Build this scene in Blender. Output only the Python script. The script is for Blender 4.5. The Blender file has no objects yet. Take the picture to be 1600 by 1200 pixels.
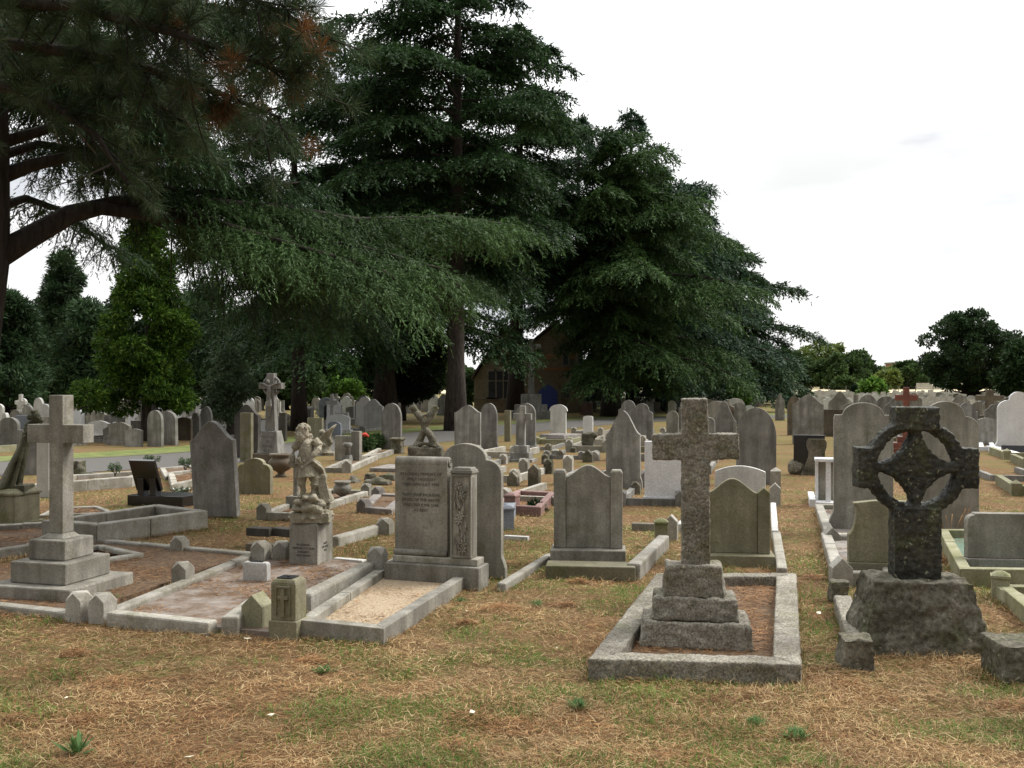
import bpy, bmesh, math, random
import numpy as np
from mathutils import Vector, Matrix, noise as mnoise

# ------------------------------------------------------------------ camera, sky, sun, exposure
F, H = 1550.0, 1.6            # focal length in photo pixels, eye height
scene = bpy.context.scene
cam = bpy.data.cameras.new('camera'); camo = bpy.data.objects.new('camera', cam)
scene.collection.objects.link(camo); scene.camera = camo
cam.sensor_width = 36.0; cam.lens = F / 1600 * 36.0
cam.clip_start = 0.05; cam.clip_end = 4000
camo.location = (0, 0, H); camo.rotation_euler = (math.radians(90), 0, 0)

SUN_EL, SUN_AZ = math.radians(46), math.radians(72)      # azimuth clockwise from +Y (ahead), sun is ahead and to the right
world = bpy.data.worlds.new('World'); scene.world = world; world.use_nodes = True
wt = world.node_tree; wt.nodes.clear()
def wn(t, **k):
    n = wt.nodes.new(t)
    for a, b in k.items(): setattr(n, a, b)
    return n
sky = wn('ShaderNodeTexSky', sky_type='NISHITA'); sky.sun_disc = False
sky.sun_elevation = SUN_EL; sky.sun_rotation = SUN_AZ
tc = wn('ShaderNodeTexCoord'); mp = wn('ShaderNodeMapping'); mp.inputs['Scale'].default_value = (1, 1, 3.5)
nz = wn('ShaderNodeTexNoise'); nz.inputs['Scale'].default_value = 2.4; nz.inputs['Detail'].default_value = 5
nz.inputs['Roughness'].default_value = 0.55
rp = wn('ShaderNodeValToRGB')
rp.color_ramp.elements[0].position = 0.40; rp.color_ramp.elements[0].color = (6.9, 7.05, 7.4, 1)
rp.color_ramp.elements[1].position = 0.50; rp.color_ramp.elements[1].color = (10.8, 10.8, 10.7, 1)
mx = wn('ShaderNodeMixRGB'); mx.inputs[0].default_value = 0.93
bg = wn('ShaderNodeBackground'); bg.inputs['Strength'].default_value = 0.1
wo = wn('ShaderNodeOutputWorld')
wt.links.new(tc.outputs['Generated'], mp.inputs[0]); wt.links.new(mp.outputs[0], nz.inputs['Vector'])
wt.links.new(nz.outputs['Fac'], rp.inputs[0]); wt.links.new(sky.outputs[0], mx.inputs[1]); wt.links.new(rp.outputs[0], mx.inputs[2])
# overcast dimmed out of view behind the camera, added to darken the stone fronts
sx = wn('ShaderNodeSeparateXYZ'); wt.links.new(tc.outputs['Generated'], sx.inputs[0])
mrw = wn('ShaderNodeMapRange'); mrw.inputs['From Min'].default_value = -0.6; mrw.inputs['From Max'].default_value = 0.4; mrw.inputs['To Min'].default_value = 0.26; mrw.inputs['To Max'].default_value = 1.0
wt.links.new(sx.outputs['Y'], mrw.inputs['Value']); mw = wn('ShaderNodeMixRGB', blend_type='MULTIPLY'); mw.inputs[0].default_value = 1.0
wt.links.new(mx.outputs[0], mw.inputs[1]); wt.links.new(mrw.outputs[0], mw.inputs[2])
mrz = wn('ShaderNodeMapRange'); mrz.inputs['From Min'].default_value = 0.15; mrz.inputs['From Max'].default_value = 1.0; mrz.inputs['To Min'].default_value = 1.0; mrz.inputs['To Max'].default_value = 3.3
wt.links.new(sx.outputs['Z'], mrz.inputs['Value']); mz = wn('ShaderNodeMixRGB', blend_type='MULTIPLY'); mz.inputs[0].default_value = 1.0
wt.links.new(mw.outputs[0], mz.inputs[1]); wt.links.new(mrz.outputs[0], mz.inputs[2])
# one soft grey cloud bank to the right
va = wn('ShaderNodeVectorMath', operation='SUBTRACT'); va.inputs[1].default_value = (.31, .93, .205); wt.links.new(tc.outputs['Generated'], va.inputs[0])
vb = wn('ShaderNodeVectorMath', operation='MULTIPLY'); vb.inputs[1].default_value = (1, .6, 4.2); wt.links.new(va.outputs[0], vb.inputs[0])
vl = wn('ShaderNodeVectorMath', operation='LENGTH'); wt.links.new(vb.outputs[0], vl.inputs[0])
nz2 = wn('ShaderNodeTexNoise'); nz2.inputs['Scale'].default_value = 7.0; nz2.inputs['Detail'].default_value = 5; wt.links.new(mp.outputs[0], nz2.inputs['Vector'])
ad2 = wn('ShaderNodeMath', operation='MULTIPLY_ADD'); ad2.inputs[1].default_value = .35; wt.links.new(nz2.outputs['Fac'], ad2.inputs[0]); wt.links.new(vl.outputs['Value'], ad2.inputs[2])
mc = wn('ShaderNodeMapRange'); mc.interpolation_type = 'SMOOTHSTEP'; mc.inputs['From Min'].default_value = .16; mc.inputs['From Max'].default_value = .42; mc.inputs['To Min'].default_value = .73; mc.inputs['To Max'].default_value = 1
wt.links.new(ad2.outputs[0], mc.inputs['Value']); mcc = wn('ShaderNodeMixRGB', blend_type='MULTIPLY'); mcc.inputs[0].default_value = 1.0
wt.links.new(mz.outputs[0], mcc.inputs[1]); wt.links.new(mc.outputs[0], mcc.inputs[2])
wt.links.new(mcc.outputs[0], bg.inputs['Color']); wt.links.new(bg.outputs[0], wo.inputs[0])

sl = bpy.data.lights.new('sun', 'SUN'); sl.energy = 3.0; sl.angle = math.radians(22); sl.color = (1, 0.96, 0.9)
so = bpy.data.objects.new('sun', sl); scene.collection.objects.link(so)
sd = Vector((math.sin(SUN_AZ) * math.cos(SUN_EL), math.cos(SUN_AZ) * math.cos(SUN_EL), math.sin(SUN_EL)))
so.rotation_euler = sd.to_track_quat('Z', 'Y').to_euler(); so.location = (20, 10, 40)
scene.view_settings.view_transform = 'Standard'; scene.view_settings.look = 'None'
scene.view_settings.exposure = 0.16; scene.view_settings.gamma = 1.0
scene.cycles.max_bounces = 6; scene.cycles.transparent_max_bounces = 4
scene.cycles.diffuse_bounces = 3

# ------------------------------------------------------------------ helpers
C = scene.collection
A0 = math.radians(15.3)        # the rows run 15 degrees to the right of the view
rng = random.Random(7)
def G(px, py, z=0.0):
    Y = (H - z) * F / (py - 600.0); return Vector(((px - 800) / F * Y, Y))
def zat(py, Y): return H - (py - 600.0) / F * Y
def U(a): return Vector((math.cos(a), -math.sin(a)))
def D(a): return Vector((math.sin(a), math.cos(a)))
def solve(P, d, px):
    k = (px - 800) / F
    return (k * P.y - P.x) / (d.x - k * d.y)

class MB:
    def __init__(s): s.v = []; s.f = []; s.sm = []
    def add(s, vs, fs, smooth=False):
        o = len(s.v); s.v += [tuple(v) for v in vs]; s.f += [tuple(i + o for i in f) for f in fs]; s.sm += [smooth] * len(fs); return s
    def box(s, x0, x1, y0, y1, z0, z1, tx=0.0, ty=0.0, dx=0.0, dy=0.0):
        vs = [(x0, y0, z0), (x1, y0, z0), (x1, y1, z0), (x0, y1, z0),
              (x0 + tx + dx, y0 + ty + dy, z1), (x1 - tx + dx, y0 + ty + dy, z1), (x1 - tx + dx, y1 - ty + dy, z1), (x0 + tx + dx, y1 - ty + dy, z1)]
        return s.add(vs, [(0, 3, 2, 1), (4, 5, 6, 7), (0, 1, 5, 4), (1, 2, 6, 5), (2, 3, 7, 6), (3, 0, 4, 7)])
    def prism(s, out, y0, y1):       # outline in x,z; counter-clockwise seen from -y
        n = len(out); vs = [(x, y0, z) for x, z in out] + [(x, y1, z) for x, z in out]
        return s.add(vs, [tuple(range(n)), tuple(range(2 * n - 1, n - 1, -1))] + [((i + 1) % n, i, n + i, n + (i + 1) % n) for i in range(n)])
    def poly(s, pts, z0, z1):        # plan polygon, counter-clockwise
        n = len(pts); vs = [(p[0], p[1], z0) for p in pts] + [(p[0], p[1], z1) for p in pts]
        return s.add(vs, [tuple(range(n - 1, -1, -1)), tuple(range(n, 2 * n))] + [(i, (i + 1) % n, n + (i + 1) % n, n + i) for i in range(n)])
    def lathe(s, prof, cx=0, cy=0, n=20, smooth=True):
        vs = []; fs = []
        for r, z in prof:
            for i in range(n):
                t = 2 * math.pi * i / n; vs.append((cx + r * math.cos(t), cy + r * math.sin(t), z))
        m = len(prof)
        for j in range(m - 1):
            for i in range(n):
                a = j * n + i; b = j * n + (i + 1) % n; fs.append((a, b, b + n, a + n))
        fs.append(tuple(range(n - 1, -1, -1))); fs.append(tuple((m - 1) * n + i for i in range(n)))
        return s.add(vs, fs, smooth)
    def tube(s, pts, rad, n=8, smooth=True):
        pts = [Vector(p) for p in pts]; m = len(pts); vs = []; fs = []; up = Vector((0.13, 0.21, 1)).normalized()
        for j, p in enumerate(pts):
            t = (pts[min(j + 1, m - 1)] - pts[max(j - 1, 0)]).normalized()
            ref = up if abs(t.dot(up)) < 0.95 else Vector((1, 0, 0))
            a = t.cross(ref).normalized(); b = t.cross(a).normalized(); r = rad[j] if hasattr(rad, '__len__') else rad
            ra, rb = (r if hasattr(r, '__len__') else (r, r))
            for i in range(n):
                q = 2 * math.pi * i / n; vs.append(p + a * ra * math.cos(q) + b * rb * math.sin(q))
        for j in range(m - 1):
            for i in range(n):
                a = j * n + i; b = j * n + (i + 1) % n; fs.append((a, a + n, b + n, b))
        fs.append(tuple(range(n))); fs.append(tuple((m - 1) * n + i for i in range(n - 1, -1, -1)))
        return s.add(vs, fs, smooth)
    def ball(s, c, r, n=12, m=8):
        rx, ry, rz = r if hasattr(r, '__len__') else (r, r, r); vs = []; fs = []
        for j in range(1, m):
            p = math.pi * j / m
            for i in range(n):
                t = 2 * math.pi * i / n; vs.append((c[0] + rx * math.sin(p) * math.cos(t), c[1] + ry * math.sin(p) * math.sin(t), c[2] + rz * math.cos(p)))
        vs.append((c[0], c[1], c[2] + rz)); vs.append((c[0], c[1], c[2] - rz)); T = len(vs) - 2
        for j in range(m - 2):
            for i in range(n):
                a = j * n + i; b = j * n + (i + 1) % n; fs.append((a, a + n, b + n, b))
        for i in range(n):
            fs.append((T, i, (i + 1) % n)); fs.append((T + 1, (m - 2) * n + (i + 1) % n, (m - 2) * n + i))
        return s.add(vs, fs, True)
    def moved(s, k0, M):
        s.v[k0:] = [tuple(M @ Vector(v)) for v in s.v[k0:]]; return s
    def mesh(s, name, weld=False):
        me = bpy.data.meshes.new(name); me.from_pydata(s.v, [], s.f)
        me.polygons.foreach_set('use_smooth', s.sm); me.update(); return me

def mesh_np(name, co, faces_n, smooth=False):    # co (N,3), all faces with faces_n vertices, in order
    me = bpy.data.meshes.new(name); n = len(co); nf = n // faces_n
    me.vertices.add(n); me.vertices.foreach_set('co', co.astype(np.float32).ravel())
    me.loops.add(n); me.loops.foreach_set('vertex_index', np.arange(n, dtype=np.int32))
    me.polygons.add(nf); me.polygons.foreach_set('loop_start', (np.arange(nf) * faces_n).astype(np.int32))
    me.polygons.foreach_set('loop_total', np.full(nf, faces_n, dtype=np.int32))
    me.update(calc_edges=True); return me

def tag(o, label=None, cat=None, group=None, kind=None):
    if label: o['label'] = label
    if cat: o['category'] = cat
    if group: o['group'] = group
    if kind: o['kind'] = kind
    return o
def link(name, me, mat=None, parent=None, bev=0, loc=None, rz=0.0):
    o = bpy.data.objects.new(name, me); C.objects.link(o)
    if mat and not me.materials: me.materials.append(mat)
    if parent: o.parent = parent
    if loc is not None: o.location = (loc[0], loc[1], loc[2] if len(loc) > 2 else 0)
    o.rotation_euler = (0, 0, rz)
    if bev:
        b = o.modifiers.new('bevel', 'BEVEL'); b.width = bev; b.segments = 2; b.limit_method = 'ANGLE'; b.angle_limit = math.radians(35)
    return o
def part(name, mb, mat, parent, bev=0): return link(name, mb.mesh(name) if isinstance(mb, MB) else mb, mat, parent, bev)
def thing(name, label, cat, loc, a=0.0, group=None):
    o = bpy.data.objects.new(name, None); C.objects.link(o); o.empty_display_size = 0.2
    o.location = (loc[0], loc[1], loc[2] if len(loc) > 2 else 0); o.rotation_euler = (0, 0, -a)
    return tag(o, label, cat, group)
def single(name, mb, mat, label, cat, loc, a=0.0, group=None, bev=0):
    return tag(link(name, mb.mesh(name) if isinstance(mb, MB) else mb, mat, None, bev, loc, -a), label, cat, group)
def struct(name, me, mat, loc=(0, 0, 0)):
    return tag(link(name, me, mat, None, 0, loc), kind='structure')
def carve(mb, voxel, amp=0.0, freq=12.0, seed=0.0, smooth=2, amp2=0.0, freq2=40.0, decim=0):
    """union of the pieces as one continuous surface, then roughened"""
    me = mb.mesh('tmp'); o = bpy.data.objects.new('tmp', me); C.objects.link(o)
    r = o.modifiers.new('r', 'REMESH'); r.mode = 'VOXEL'; r.voxel_size = voxel; r.use_smooth_shade = True
    if smooth:
        q = o.modifiers.new('s', 'SMOOTH'); q.iterations = smooth; q.factor = 0.5
    dg = bpy.context.evaluated_depsgraph_get(); dg.update()
    out = bpy.data.meshes.new_from_object(o.evaluated_get(dg)); bpy.data.objects.remove(o)
    if amp or amp2:
        off = Vector((seed * 7.3, seed * 3.1, seed))
        nn = [v.normal.copy() for v in out.vertices]
        for v, nrm in zip(out.vertices, nn):
            p = v.co
            d = 0.0
            if amp: d += amp * (mnoise.noise(p * freq + off) + 0.5 * mnoise.noise(p * freq * 2.3 + off))
            if amp2: d += amp2 * mnoise.noise(p * freq2 + off)
            v.co = p + nrm * d
    out.update(); out.name = 'carved'
    return out
def text_mesh(lines, size, spacing=1.35, extr=0.0015, align='CENTER'):
    cu = bpy.data.curves.new('txt', 'FONT'); cu.body = '\n'.join(lines); cu.size = size; cu.align_x = align; cu.extrude = extr
    cu.space_line = spacing; cu.resolution_u = 2
    o = bpy.data.objects.new('txt', cu); C.objects.link(o); dg = bpy.context.evaluated_depsgraph_get(); dg.update()
    me = bpy.data.meshes.new_from_object(o.evaluated_get(dg)); bpy.data.objects.remove(o); me.name = 'inscription'
    me.transform(Matrix.Rotation(math.radians(90), 4, 'X')); return me

# ------------------------------------------------------------------ materials
def mat_base(name):
    m = bpy.data.materials.new(name); m.use_nodes = True; nt = m.node_tree; nt.nodes.clear()
    o = nt.nodes.new('ShaderNodeOutputMaterial'); return m, nt, o
def N(nt, t, **k):
    n = nt.nodes.new(t)
    for a, b in k.items():
        if a in n.inputs.keys(): n.inputs[a].default_value = b
        else: setattr(n, a, b)
    return n
def L(nt, a, b): nt.links.new(a, b)
def ramp(nt, stops, interp='LINEAR'):
    r = nt.nodes.new('ShaderNodeValToRGB'); e = r.color_ramp; e.interpolation = interp
    while len(e.elements) < len(stops): e.elements.new(0.5)
    for i, (p, c) in enumerate(stops):
        e.elements[i].position = p; e.elements[i].color = (c[0], c[1], c[2], 1) if hasattr(c, '__len__') else (c, c, c, 1)
    return r
def coords(nt, scale=(1, 1, 1), rand=True):
    t = N(nt, 'ShaderNodeTexCoord'); m = N(nt, 'ShaderNodeMapping'); m.inputs['Scale'].default_value = scale
    L(nt, t.outputs['Object'], m.inputs[0])
    if rand:
        oi = N(nt, 'ShaderNodeObjectInfo'); mu = N(nt, 'ShaderNodeMath', operation='MULTIPLY'); mu.inputs[1].default_value = 37.0
        L(nt, oi.outputs['Random'], mu.inputs[0]); cx = N(nt, 'ShaderNodeCombineXYZ')
        for i in range(3): L(nt, mu.outputs[0], cx.inputs[i])
        L(nt, cx.outputs[0], m.inputs['Location'])
    return m
def mixc(nt, fac, a, b, mode='MIX'):
    m = N(nt, 'ShaderNodeMixRGB', blend_type=mode)
    if isinstance(fac, (int, float)): m.inputs[0].default_value = fac
    else: L(nt, fac, m.inputs[0])
    for i, c in ((1, a), (2, b)):
        if hasattr(c, 'is_linked') or hasattr(c, 'links'): L(nt, c, m.inputs[i])
        else: m.inputs[i].default_value = (c[0], c[1], c[2], 1)
    return m.outputs[0]
def stone(name, base, dark, moss=None, moss_amt=0.5, lichen=None, lichen_amt=0.6, rough=0.85, streak=0.6, bump=0.25, speck=None, spec=0.3, fscale=70, tone=0.25, grain=(.66, 1.32)):
    m, nt, out = mat_base(name); co = coords(nt); cs = coords(nt, (9, 9, 0.9))
    n1 = N(nt, 'ShaderNodeTexNoise', Scale=3.2, Detail=7.0, Roughness=0.62); L(nt, co.outputs[0], n1.inputs['Vector'])
    n2 = N(nt, 'ShaderNodeTexNoise', Scale=1.0, Detail=5.0, Roughness=0.6); L(nt, cs.outputs[0], n2.inputs['Vector'])
    n3 = N(nt, 'ShaderNodeTexNoise', Scale=float(fscale), Detail=5.0, Roughness=0.7); L(nt, co.outputs[0], n3.inputs['Vector'])
    r1 = ramp(nt, [(0.34, 0), (0.66, 1)]); L(nt, n1.outputs['Fac'], r1.inputs[0])
    r2 = ramp(nt, [(0.38, 0), (0.68, 1)]); L(nt, n2.outputs['Fac'], r2.inputs[0])
    mul = N(nt, 'ShaderNodeMath', operation='MULTIPLY'); L(nt, r2.outputs[0], mul.inputs[0]); mul.inputs[1].default_value = streak
    col = mixc(nt, r1.outputs[0], dark, base)
    col = mixc(nt, mul.outputs[0], col, tuple(c * 0.62 for c in dark))
    if moss:
        n4 = N(nt, 'ShaderNodeTexNoise', Scale=5.0, Detail=8.0, Roughness=0.7); L(nt, co.outputs[0], n4.inputs['Vector'])
        r4 = ramp(nt, [(0.62 - 0.22 * moss_amt, 0), (0.78 - 0.2 * moss_amt, 1)]); L(nt, n4.outputs['Fac'], r4.inputs[0])
        mm = N(nt, 'ShaderNodeMath', operation='MULTIPLY'); L(nt, r4.outputs[0], mm.inputs[0]); mm.inputs[1].default_value = 0.75
        col = mixc(nt, mm.outputs[0], col, moss)
    if lichen:
        v = N(nt, 'ShaderNodeTexNoise', Scale=26.0, Detail=6.0, Roughness=0.75); L(nt, co.outputs[0], v.inputs['Vector'])
        r5 = ramp(nt, [(0.69 - 0.16 * lichen_amt, 0), (0.73 - 0.16 * lichen_amt, 1)]); L(nt, v.outputs['Fac'], r5.inputs[0])
        col = mixc(nt, r5.outputs[0], col, lichen)
    if speck:
        v = N(nt, 'ShaderNodeTexVoronoi', Scale=110.0); L(nt, co.outputs[0], v.inputs['Vector'])
        r6 = ramp(nt, [(0.0, speck), (0.45, (1, 1, 1)), (0.9, (1.5, 1.45, 1.4))]); L(nt, v.outputs['Color'], r6.inputs[0])
        col = mixc(nt, 0.75, col, r6.outputs[0], 'MULTIPLY')
    # fine grain, plus a tone of its own for every stone
    r3 = ramp(nt, [(0.27, grain[0]), (0.73, grain[1])]); L(nt, n3.outputs['Fac'], r3.inputs[0])
    col = mixc(nt, 1.0, col, r3.outputs[0], 'MULTIPLY')
    oi = N(nt, 'ShaderNodeObjectInfo'); rr = ramp(nt, [(0, 1 - tone), (1, 1 + tone * 0.6)]); L(nt, oi.outputs['Random'], rr.inputs[0])
    col = mixc(nt, 1.0, col, rr.outputs[0], 'MULTIPLY')
    b = N(nt, 'ShaderNodeBsdfPrincipled', Roughness=rough); L(nt, col, b.inputs['Base Color']); b.inputs['Specular IOR Level'].default_value = spec
    ad = N(nt, 'ShaderNodeMath', operation='ADD'); L(nt, n3.outputs['Fac'], ad.inputs[0]); L(nt, n1.outputs['Fac'], ad.inputs[1])
    bp = N(nt, 'ShaderNodeBump', Strength=bump, Distance=0.01); L(nt, ad.outputs[0], bp.inputs['Height']); L(nt, bp.outputs[0], b.inputs['Normal'])
    L(nt, b.outputs[0], out.inputs[0]); return m
M = {}
M['lime'] = stone('limestone', (.39, .37, .315), (.215, .20, .165), moss=(.13, .125, .065), moss_amt=.4, streak=.7)
M['olive'] = stone('mossy_limestone', (.27, .25, .17), (.17, .155, .10), moss=(.13, .13, .05), moss_amt=.6, streak=.5)
M['grey'] = stone('grey_stone', (.37, .36, .33), (.185, .178, .158), moss=(.12, .12, .07), moss_amt=.3, streak=.8, lichen=(.44, .43, .38), lichen_amt=.2)
M['pale'] = stone('pale_marble', (.70, .69, .655), (.50, .49, .455), streak=.35, rough=.6, lichen=(.3, .3, .25), lichen_amt=.1, tone=.18)
M['white'] = stone('white_marble', (.80, .80, .80), (.68, .68, .68), streak=.12, rough=.5, tone=.08)
M['kerb'] = stone('kerb_stone', (.46, .44, .39), (.24, .22, .17), moss=(.15, .145, .08), moss_amt=.3, lichen=(.62, .6, .54), lichen_amt=.35, streak=.4)
M['kerbgreen'] = stone('green_kerb_stone', (.32, .31, .21), (.20, .19, .11), moss=(.14, .15, .05), moss_amt=.6, streak=.4)
M['dark'] = stone('dark_stone', (.10, .09, .075), (.05, .045, .038), streak=.5, lichen=(.2, .2, .15), lichen_amt=.15)
M['brownstone'] = stone('brown_stone', (.20, .165, .12), (.10, .08, .06), moss=(.10, .10, .05), streak=.5)
M['granite'] = stone('rough_granite', (.31, .29, .24), (.15, .135, .105), moss=(.13, .13, .065), moss_amt=.5, lichen=(.47, .45, .36), lichen_amt=.45, speck=(.35, .33, .33), bump=.8, streak=.2, grain=(.5, 1.5))
M['celtic'] = stone('weathered_dark_stone', (.045, .044, .034), (.018, .018, .014), moss=(.06, .065, .022), moss_amt=.5, lichen=(.19, .19, .13), lichen_amt=.6, bump=1.0, streak=.2, rough=.6, spec=.3, fscale=45, grain=(.3, 2.8))
M['rock'] = stone('rough_rock', (.19, .175, .135), (.055, .05, .036), moss=(.07, .08, .025), moss_amt=.5, lichen=(.38, .35, .26), lichen_amt=.4, bump=1.0, streak=.2, fscale=42, grain=(.4, 2.0), spec=.12)
M['black'] = stone('black_granite', (.012, .012, .014), (.008, .008, .01), streak=.1, rough=.22, bump=.02, spec=.6, tone=.05)
M['red'] = stone('red_granite', (.24, .09, .06), (.14, .055, .04), rough=.5, speck=(.5, .4, .4), streak=.2, bump=.1)
M['pink'] = stone('pink_granite', (.30, .19, .17), (.21, .13, .115), rough=.6, speck=(.6, .5, .5), streak=.2, bump=.15)
M['blue'] = stone('blue_grey_stone', (.22, .24, .27), (.14, .15, .17), streak=.2)
M['letter'] = stone('weathered_lead_letters', (.12, .115, .10), (.08, .075, .065), streak=.1, tone=0)
M['statue'] = stone('weathered_statue_stone', (.40, .36, .28), (.20, .18, .13), moss=(.13, .125, .06), moss_amt=.45, lichen=(.5, .47, .4), lichen_amt=.3, streak=.3)
M['statuegreen'] = stone('mossy_statue_stone', (.17, .165, .11), (.085, .08, .05), moss=(.075, .085, .035), moss_amt=.6, streak=.4)

def simple(name, c1, c2, scale=8.0, rough=0.8, bump=0.2, detail=8.0, spec=0.3, dist=0.01, stretch=(1, 1, 1)):
    m, nt, out = mat_base(name); co = coords(nt, stretch)
    n = N(nt, 'ShaderNodeTexNoise', Scale=scale, Detail=detail, Roughness=0.65); L(nt, co.outputs[0], n.inputs['Vector'])
    r = ramp(nt, [(0.35, c1), (0.65, c2)]); L(nt, n.outputs['Fac'], r.inputs[0])
    b = N(nt, 'ShaderNodeBsdfPrincipled', Roughness=rough); b.inputs['Specular IOR Level'].default_value = spec
    L(nt, r.outputs[0], b.inputs['Base Color'])
    bp = N(nt, 'ShaderNodeBump', Strength=bump, Distance=dist); L(nt, n.outputs['Fac'], bp.inputs['Height']); L(nt, bp.outputs[0], b.inputs['Normal'])
    L(nt, b.outputs[0], out.inputs[0]); return m
M['bark'] = simple('bark', (.03, .024, .02), (.095, .078, .066), 9, .95, .9, dist=.04, stretch=(2, 2, .35))
M['barkdark'] = simple('dark_bark', (.02, .016, .013), (.055, .043, .035), 9, .95, .9, dist=.04, stretch=(2, 2, .35))
M['deadwood'] = simple('bare_grey_wood', (.12, .10, .08), (.26, .23, .2), 9, .9, .4)
M['slatedirt'] = simple('gravelly_soil', (.13, .08, .045), (.30, .27, .24), 5, .95, .6)
M['gravel'] = simple('pale_gravel', (.26, .19, .12), (.52, .42, .29), 60, .95, .6)
M['beddirt'] = simple('needle_covered_soil', (.06, .04, .025), (.20, .125, .07), 30, .95, .8)
M['slate'] = simple('grey_ledger', (.14, .13, .12), (.30, .27, .24), 6, .8, .3)
M['glasschips'] = simple('green_glass_chips', (.03, .08, .045), (.24, .34, .26), 90, .35, .8)
M['asphalt'] = simple('asphalt', (.085, .08, .072), (.13, .123, .112), 40, .9, .3)
M['black_plastic'] = simple('black_holder', (.01, .01, .012), (.02, .02, .022), 10, .4, .05)
M['red_petal'] = simple('red_petals', (.5, .03, .02), (.8, .12, .08), 20, .6, .1)
M['yellow_petal'] = simple('yellow_petals', (.6, .45, .03), (.8, .7, .15), 20, .6, .1)
M['white_petal'] = simple('white_petals', (.6, .55, .55), (.85, .8, .8), 20, .6, .1)

def foliage(name, cols, trans=0.25, nscale=0.8, rough=0.6):
    m, nt, out = mat_base(name); g = N(nt, 'ShaderNodeNewGeometry'); r = ramp(nt, [(i / (len(cols) - 1), c) for i, c in enumerate(cols)])
    L(nt, g.outputs['Random Per Island'], r.inputs[0])
    co = coords(nt); n = N(nt, 'ShaderNodeTexNoise', Scale=nscale, Detail=4.0, Roughness=0.6); L(nt, co.outputs[0], n.inputs['Vector'])
    r2 = ramp(nt, [(0.3, 0.55), (0.7, 1.4)]); L(nt, n.outputs['Fac'], r2.inputs[0])
    col = mixc(nt, 1.0, r.outputs[0], r2.outputs[0], 'MULTIPLY')
    d = N(nt, 'ShaderNodeBsdfPrincipled', Roughness=rough); d.inputs['Specular IOR Level'].default_value = 0.15; L(nt, col, d.inputs['Base Color'])
    t = N(nt, 'ShaderNodeBsdfTranslucent'); L(nt, col, t.inputs[0]); mxs = N(nt, 'ShaderNodeMixShader'); mxs.inputs[0].default_value = trans
    L(nt, d.outputs[0], mxs.inputs[1]); L(nt, t.outputs[0], mxs.inputs[2]); L(nt, mxs.outputs[0], out.inputs[0]); return m
M['cedar'] = foliage('cedar_needles', [(.014, .034, .013), (.030, .064, .022), (.055, .105, .036)])
M['cedarlight'] = foliage('light_cedar_needles', [(.030, .062, .018), (.055, .108, .032), (.105, .175, .058)])
M['cedarblue'] = foliage('blue_cedar_needles', [(.022, .048, .026), (.042, .082, .044), (.07, .125, .066)])
M['pineneedle'] = foliage('pine_needles', [(.025, .045, .02), (.045, .075, .03), (.08, .10, .04)])
M['deadneedle'] = foliage('rust_pine_needles', [(.10, .045, .018), (.18, .085, .03)])
M['bgpine'] = foliage('far_pine_needles', [(.022, .048, .022), (.046, .085, .036), (.07, .12, .05)], nscale=.5)
M['golden'] = foliage('golden_cypress_leaves', [(.02, .05, .008), (.05, .11, .014), (.14, .23, .03)], nscale=1.0)
M['olive_leaf'] = foliage('grey_green_leaves', [(.05, .08, .035), (.09, .13, .07), (.12, .16, .09)])
M['yew'] = foliage('yew_leaves', [(.012, .022, .010), (.024, .042, .018), (.040, .066, .028)])
M['bright'] = foliage('bright_leaves', [(.06, .13, .02), (.11, .22, .035), (.17, .29, .06)], nscale=.6)
M['broad'] = foliage('broad_leaves', [(.03, .06, .018), (.055, .095, .03), (.08, .13, .045)], nscale=.35)
M['broadyellow'] = foliage('yellowish_leaves', [(.08, .12, .03), (.13, .18, .045), (.17, .21, .06)], nscale=.35)
M['oak'] = foliage('oak_leaves', [(.018, .038, .014), (.032, .062, .022), (.05, .085, .032)], nscale=.7)
M['green'] = foliage('green_blades', [(.06, .12, .02), (.11, .21, .035), (.18, .28, .06)], trans=.35, nscale=2)
M['weed'] = foliage('weed_leaves', [(.07, .14, .04), (.12, .21, .07)], trans=.3)
M['strawblade'] = foliage('straw_blades', [(.14, .08, .035), (.32, .20, .09), (.46, .32, .155), (.64, .50, .28)], trans=.25, nscale=1.3)
M['needlelitter'] = foliage('needle_litter', [(.08, .035, .016), (.22, .105, .042), (.35, .185, .078), (.48, .30, .145)], trans=.1, nscale=1.6)
M['darkshrub'] = foliage('clipped_dark_leaves', [(.01, .025, .01), (.02, .045, .018)])
# ------------------------------------------------------------------ ground
def vnoise(x, y, seed=0):
    """smooth value noise for numpy arrays, 0..1"""
    xi = np.floor(x).astype(np.int64); yi = np.floor(y).astype(np.int64); fx = x - xi; fy = y - yi
    def h(a, b):
        n = (a * 374761393 + b * 668265263 + seed * 974711) & 0x7fffffff
        n = ((n ^ (n >> 13)) * 1274126177) & 0x7fffffff
        return ((n ^ (n >> 16)) & 0xffff) / 65535.0
    fx = fx * fx * (3 - 2 * fx); fy = fy * fy * (3 - 2 * fy)
    return (h(xi, yi) * (1 - fx) + h(xi + 1, yi) * fx) * (1 - fy) + (h(xi, yi + 1) * (1 - fx) + h(xi + 1, yi + 1) * fx) * fy
def ground_z(x, y):
    f = np.clip((13 - y) / 4, 0, 1) * np.clip((14 - np.abs(x)) / 4, 0, 1)
    return f * ((vnoise(x * 2.2, y * 2.2, 3) - .7) * .035 + (vnoise(x * 7, y * 7, 5) - .6) * .018)

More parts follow.
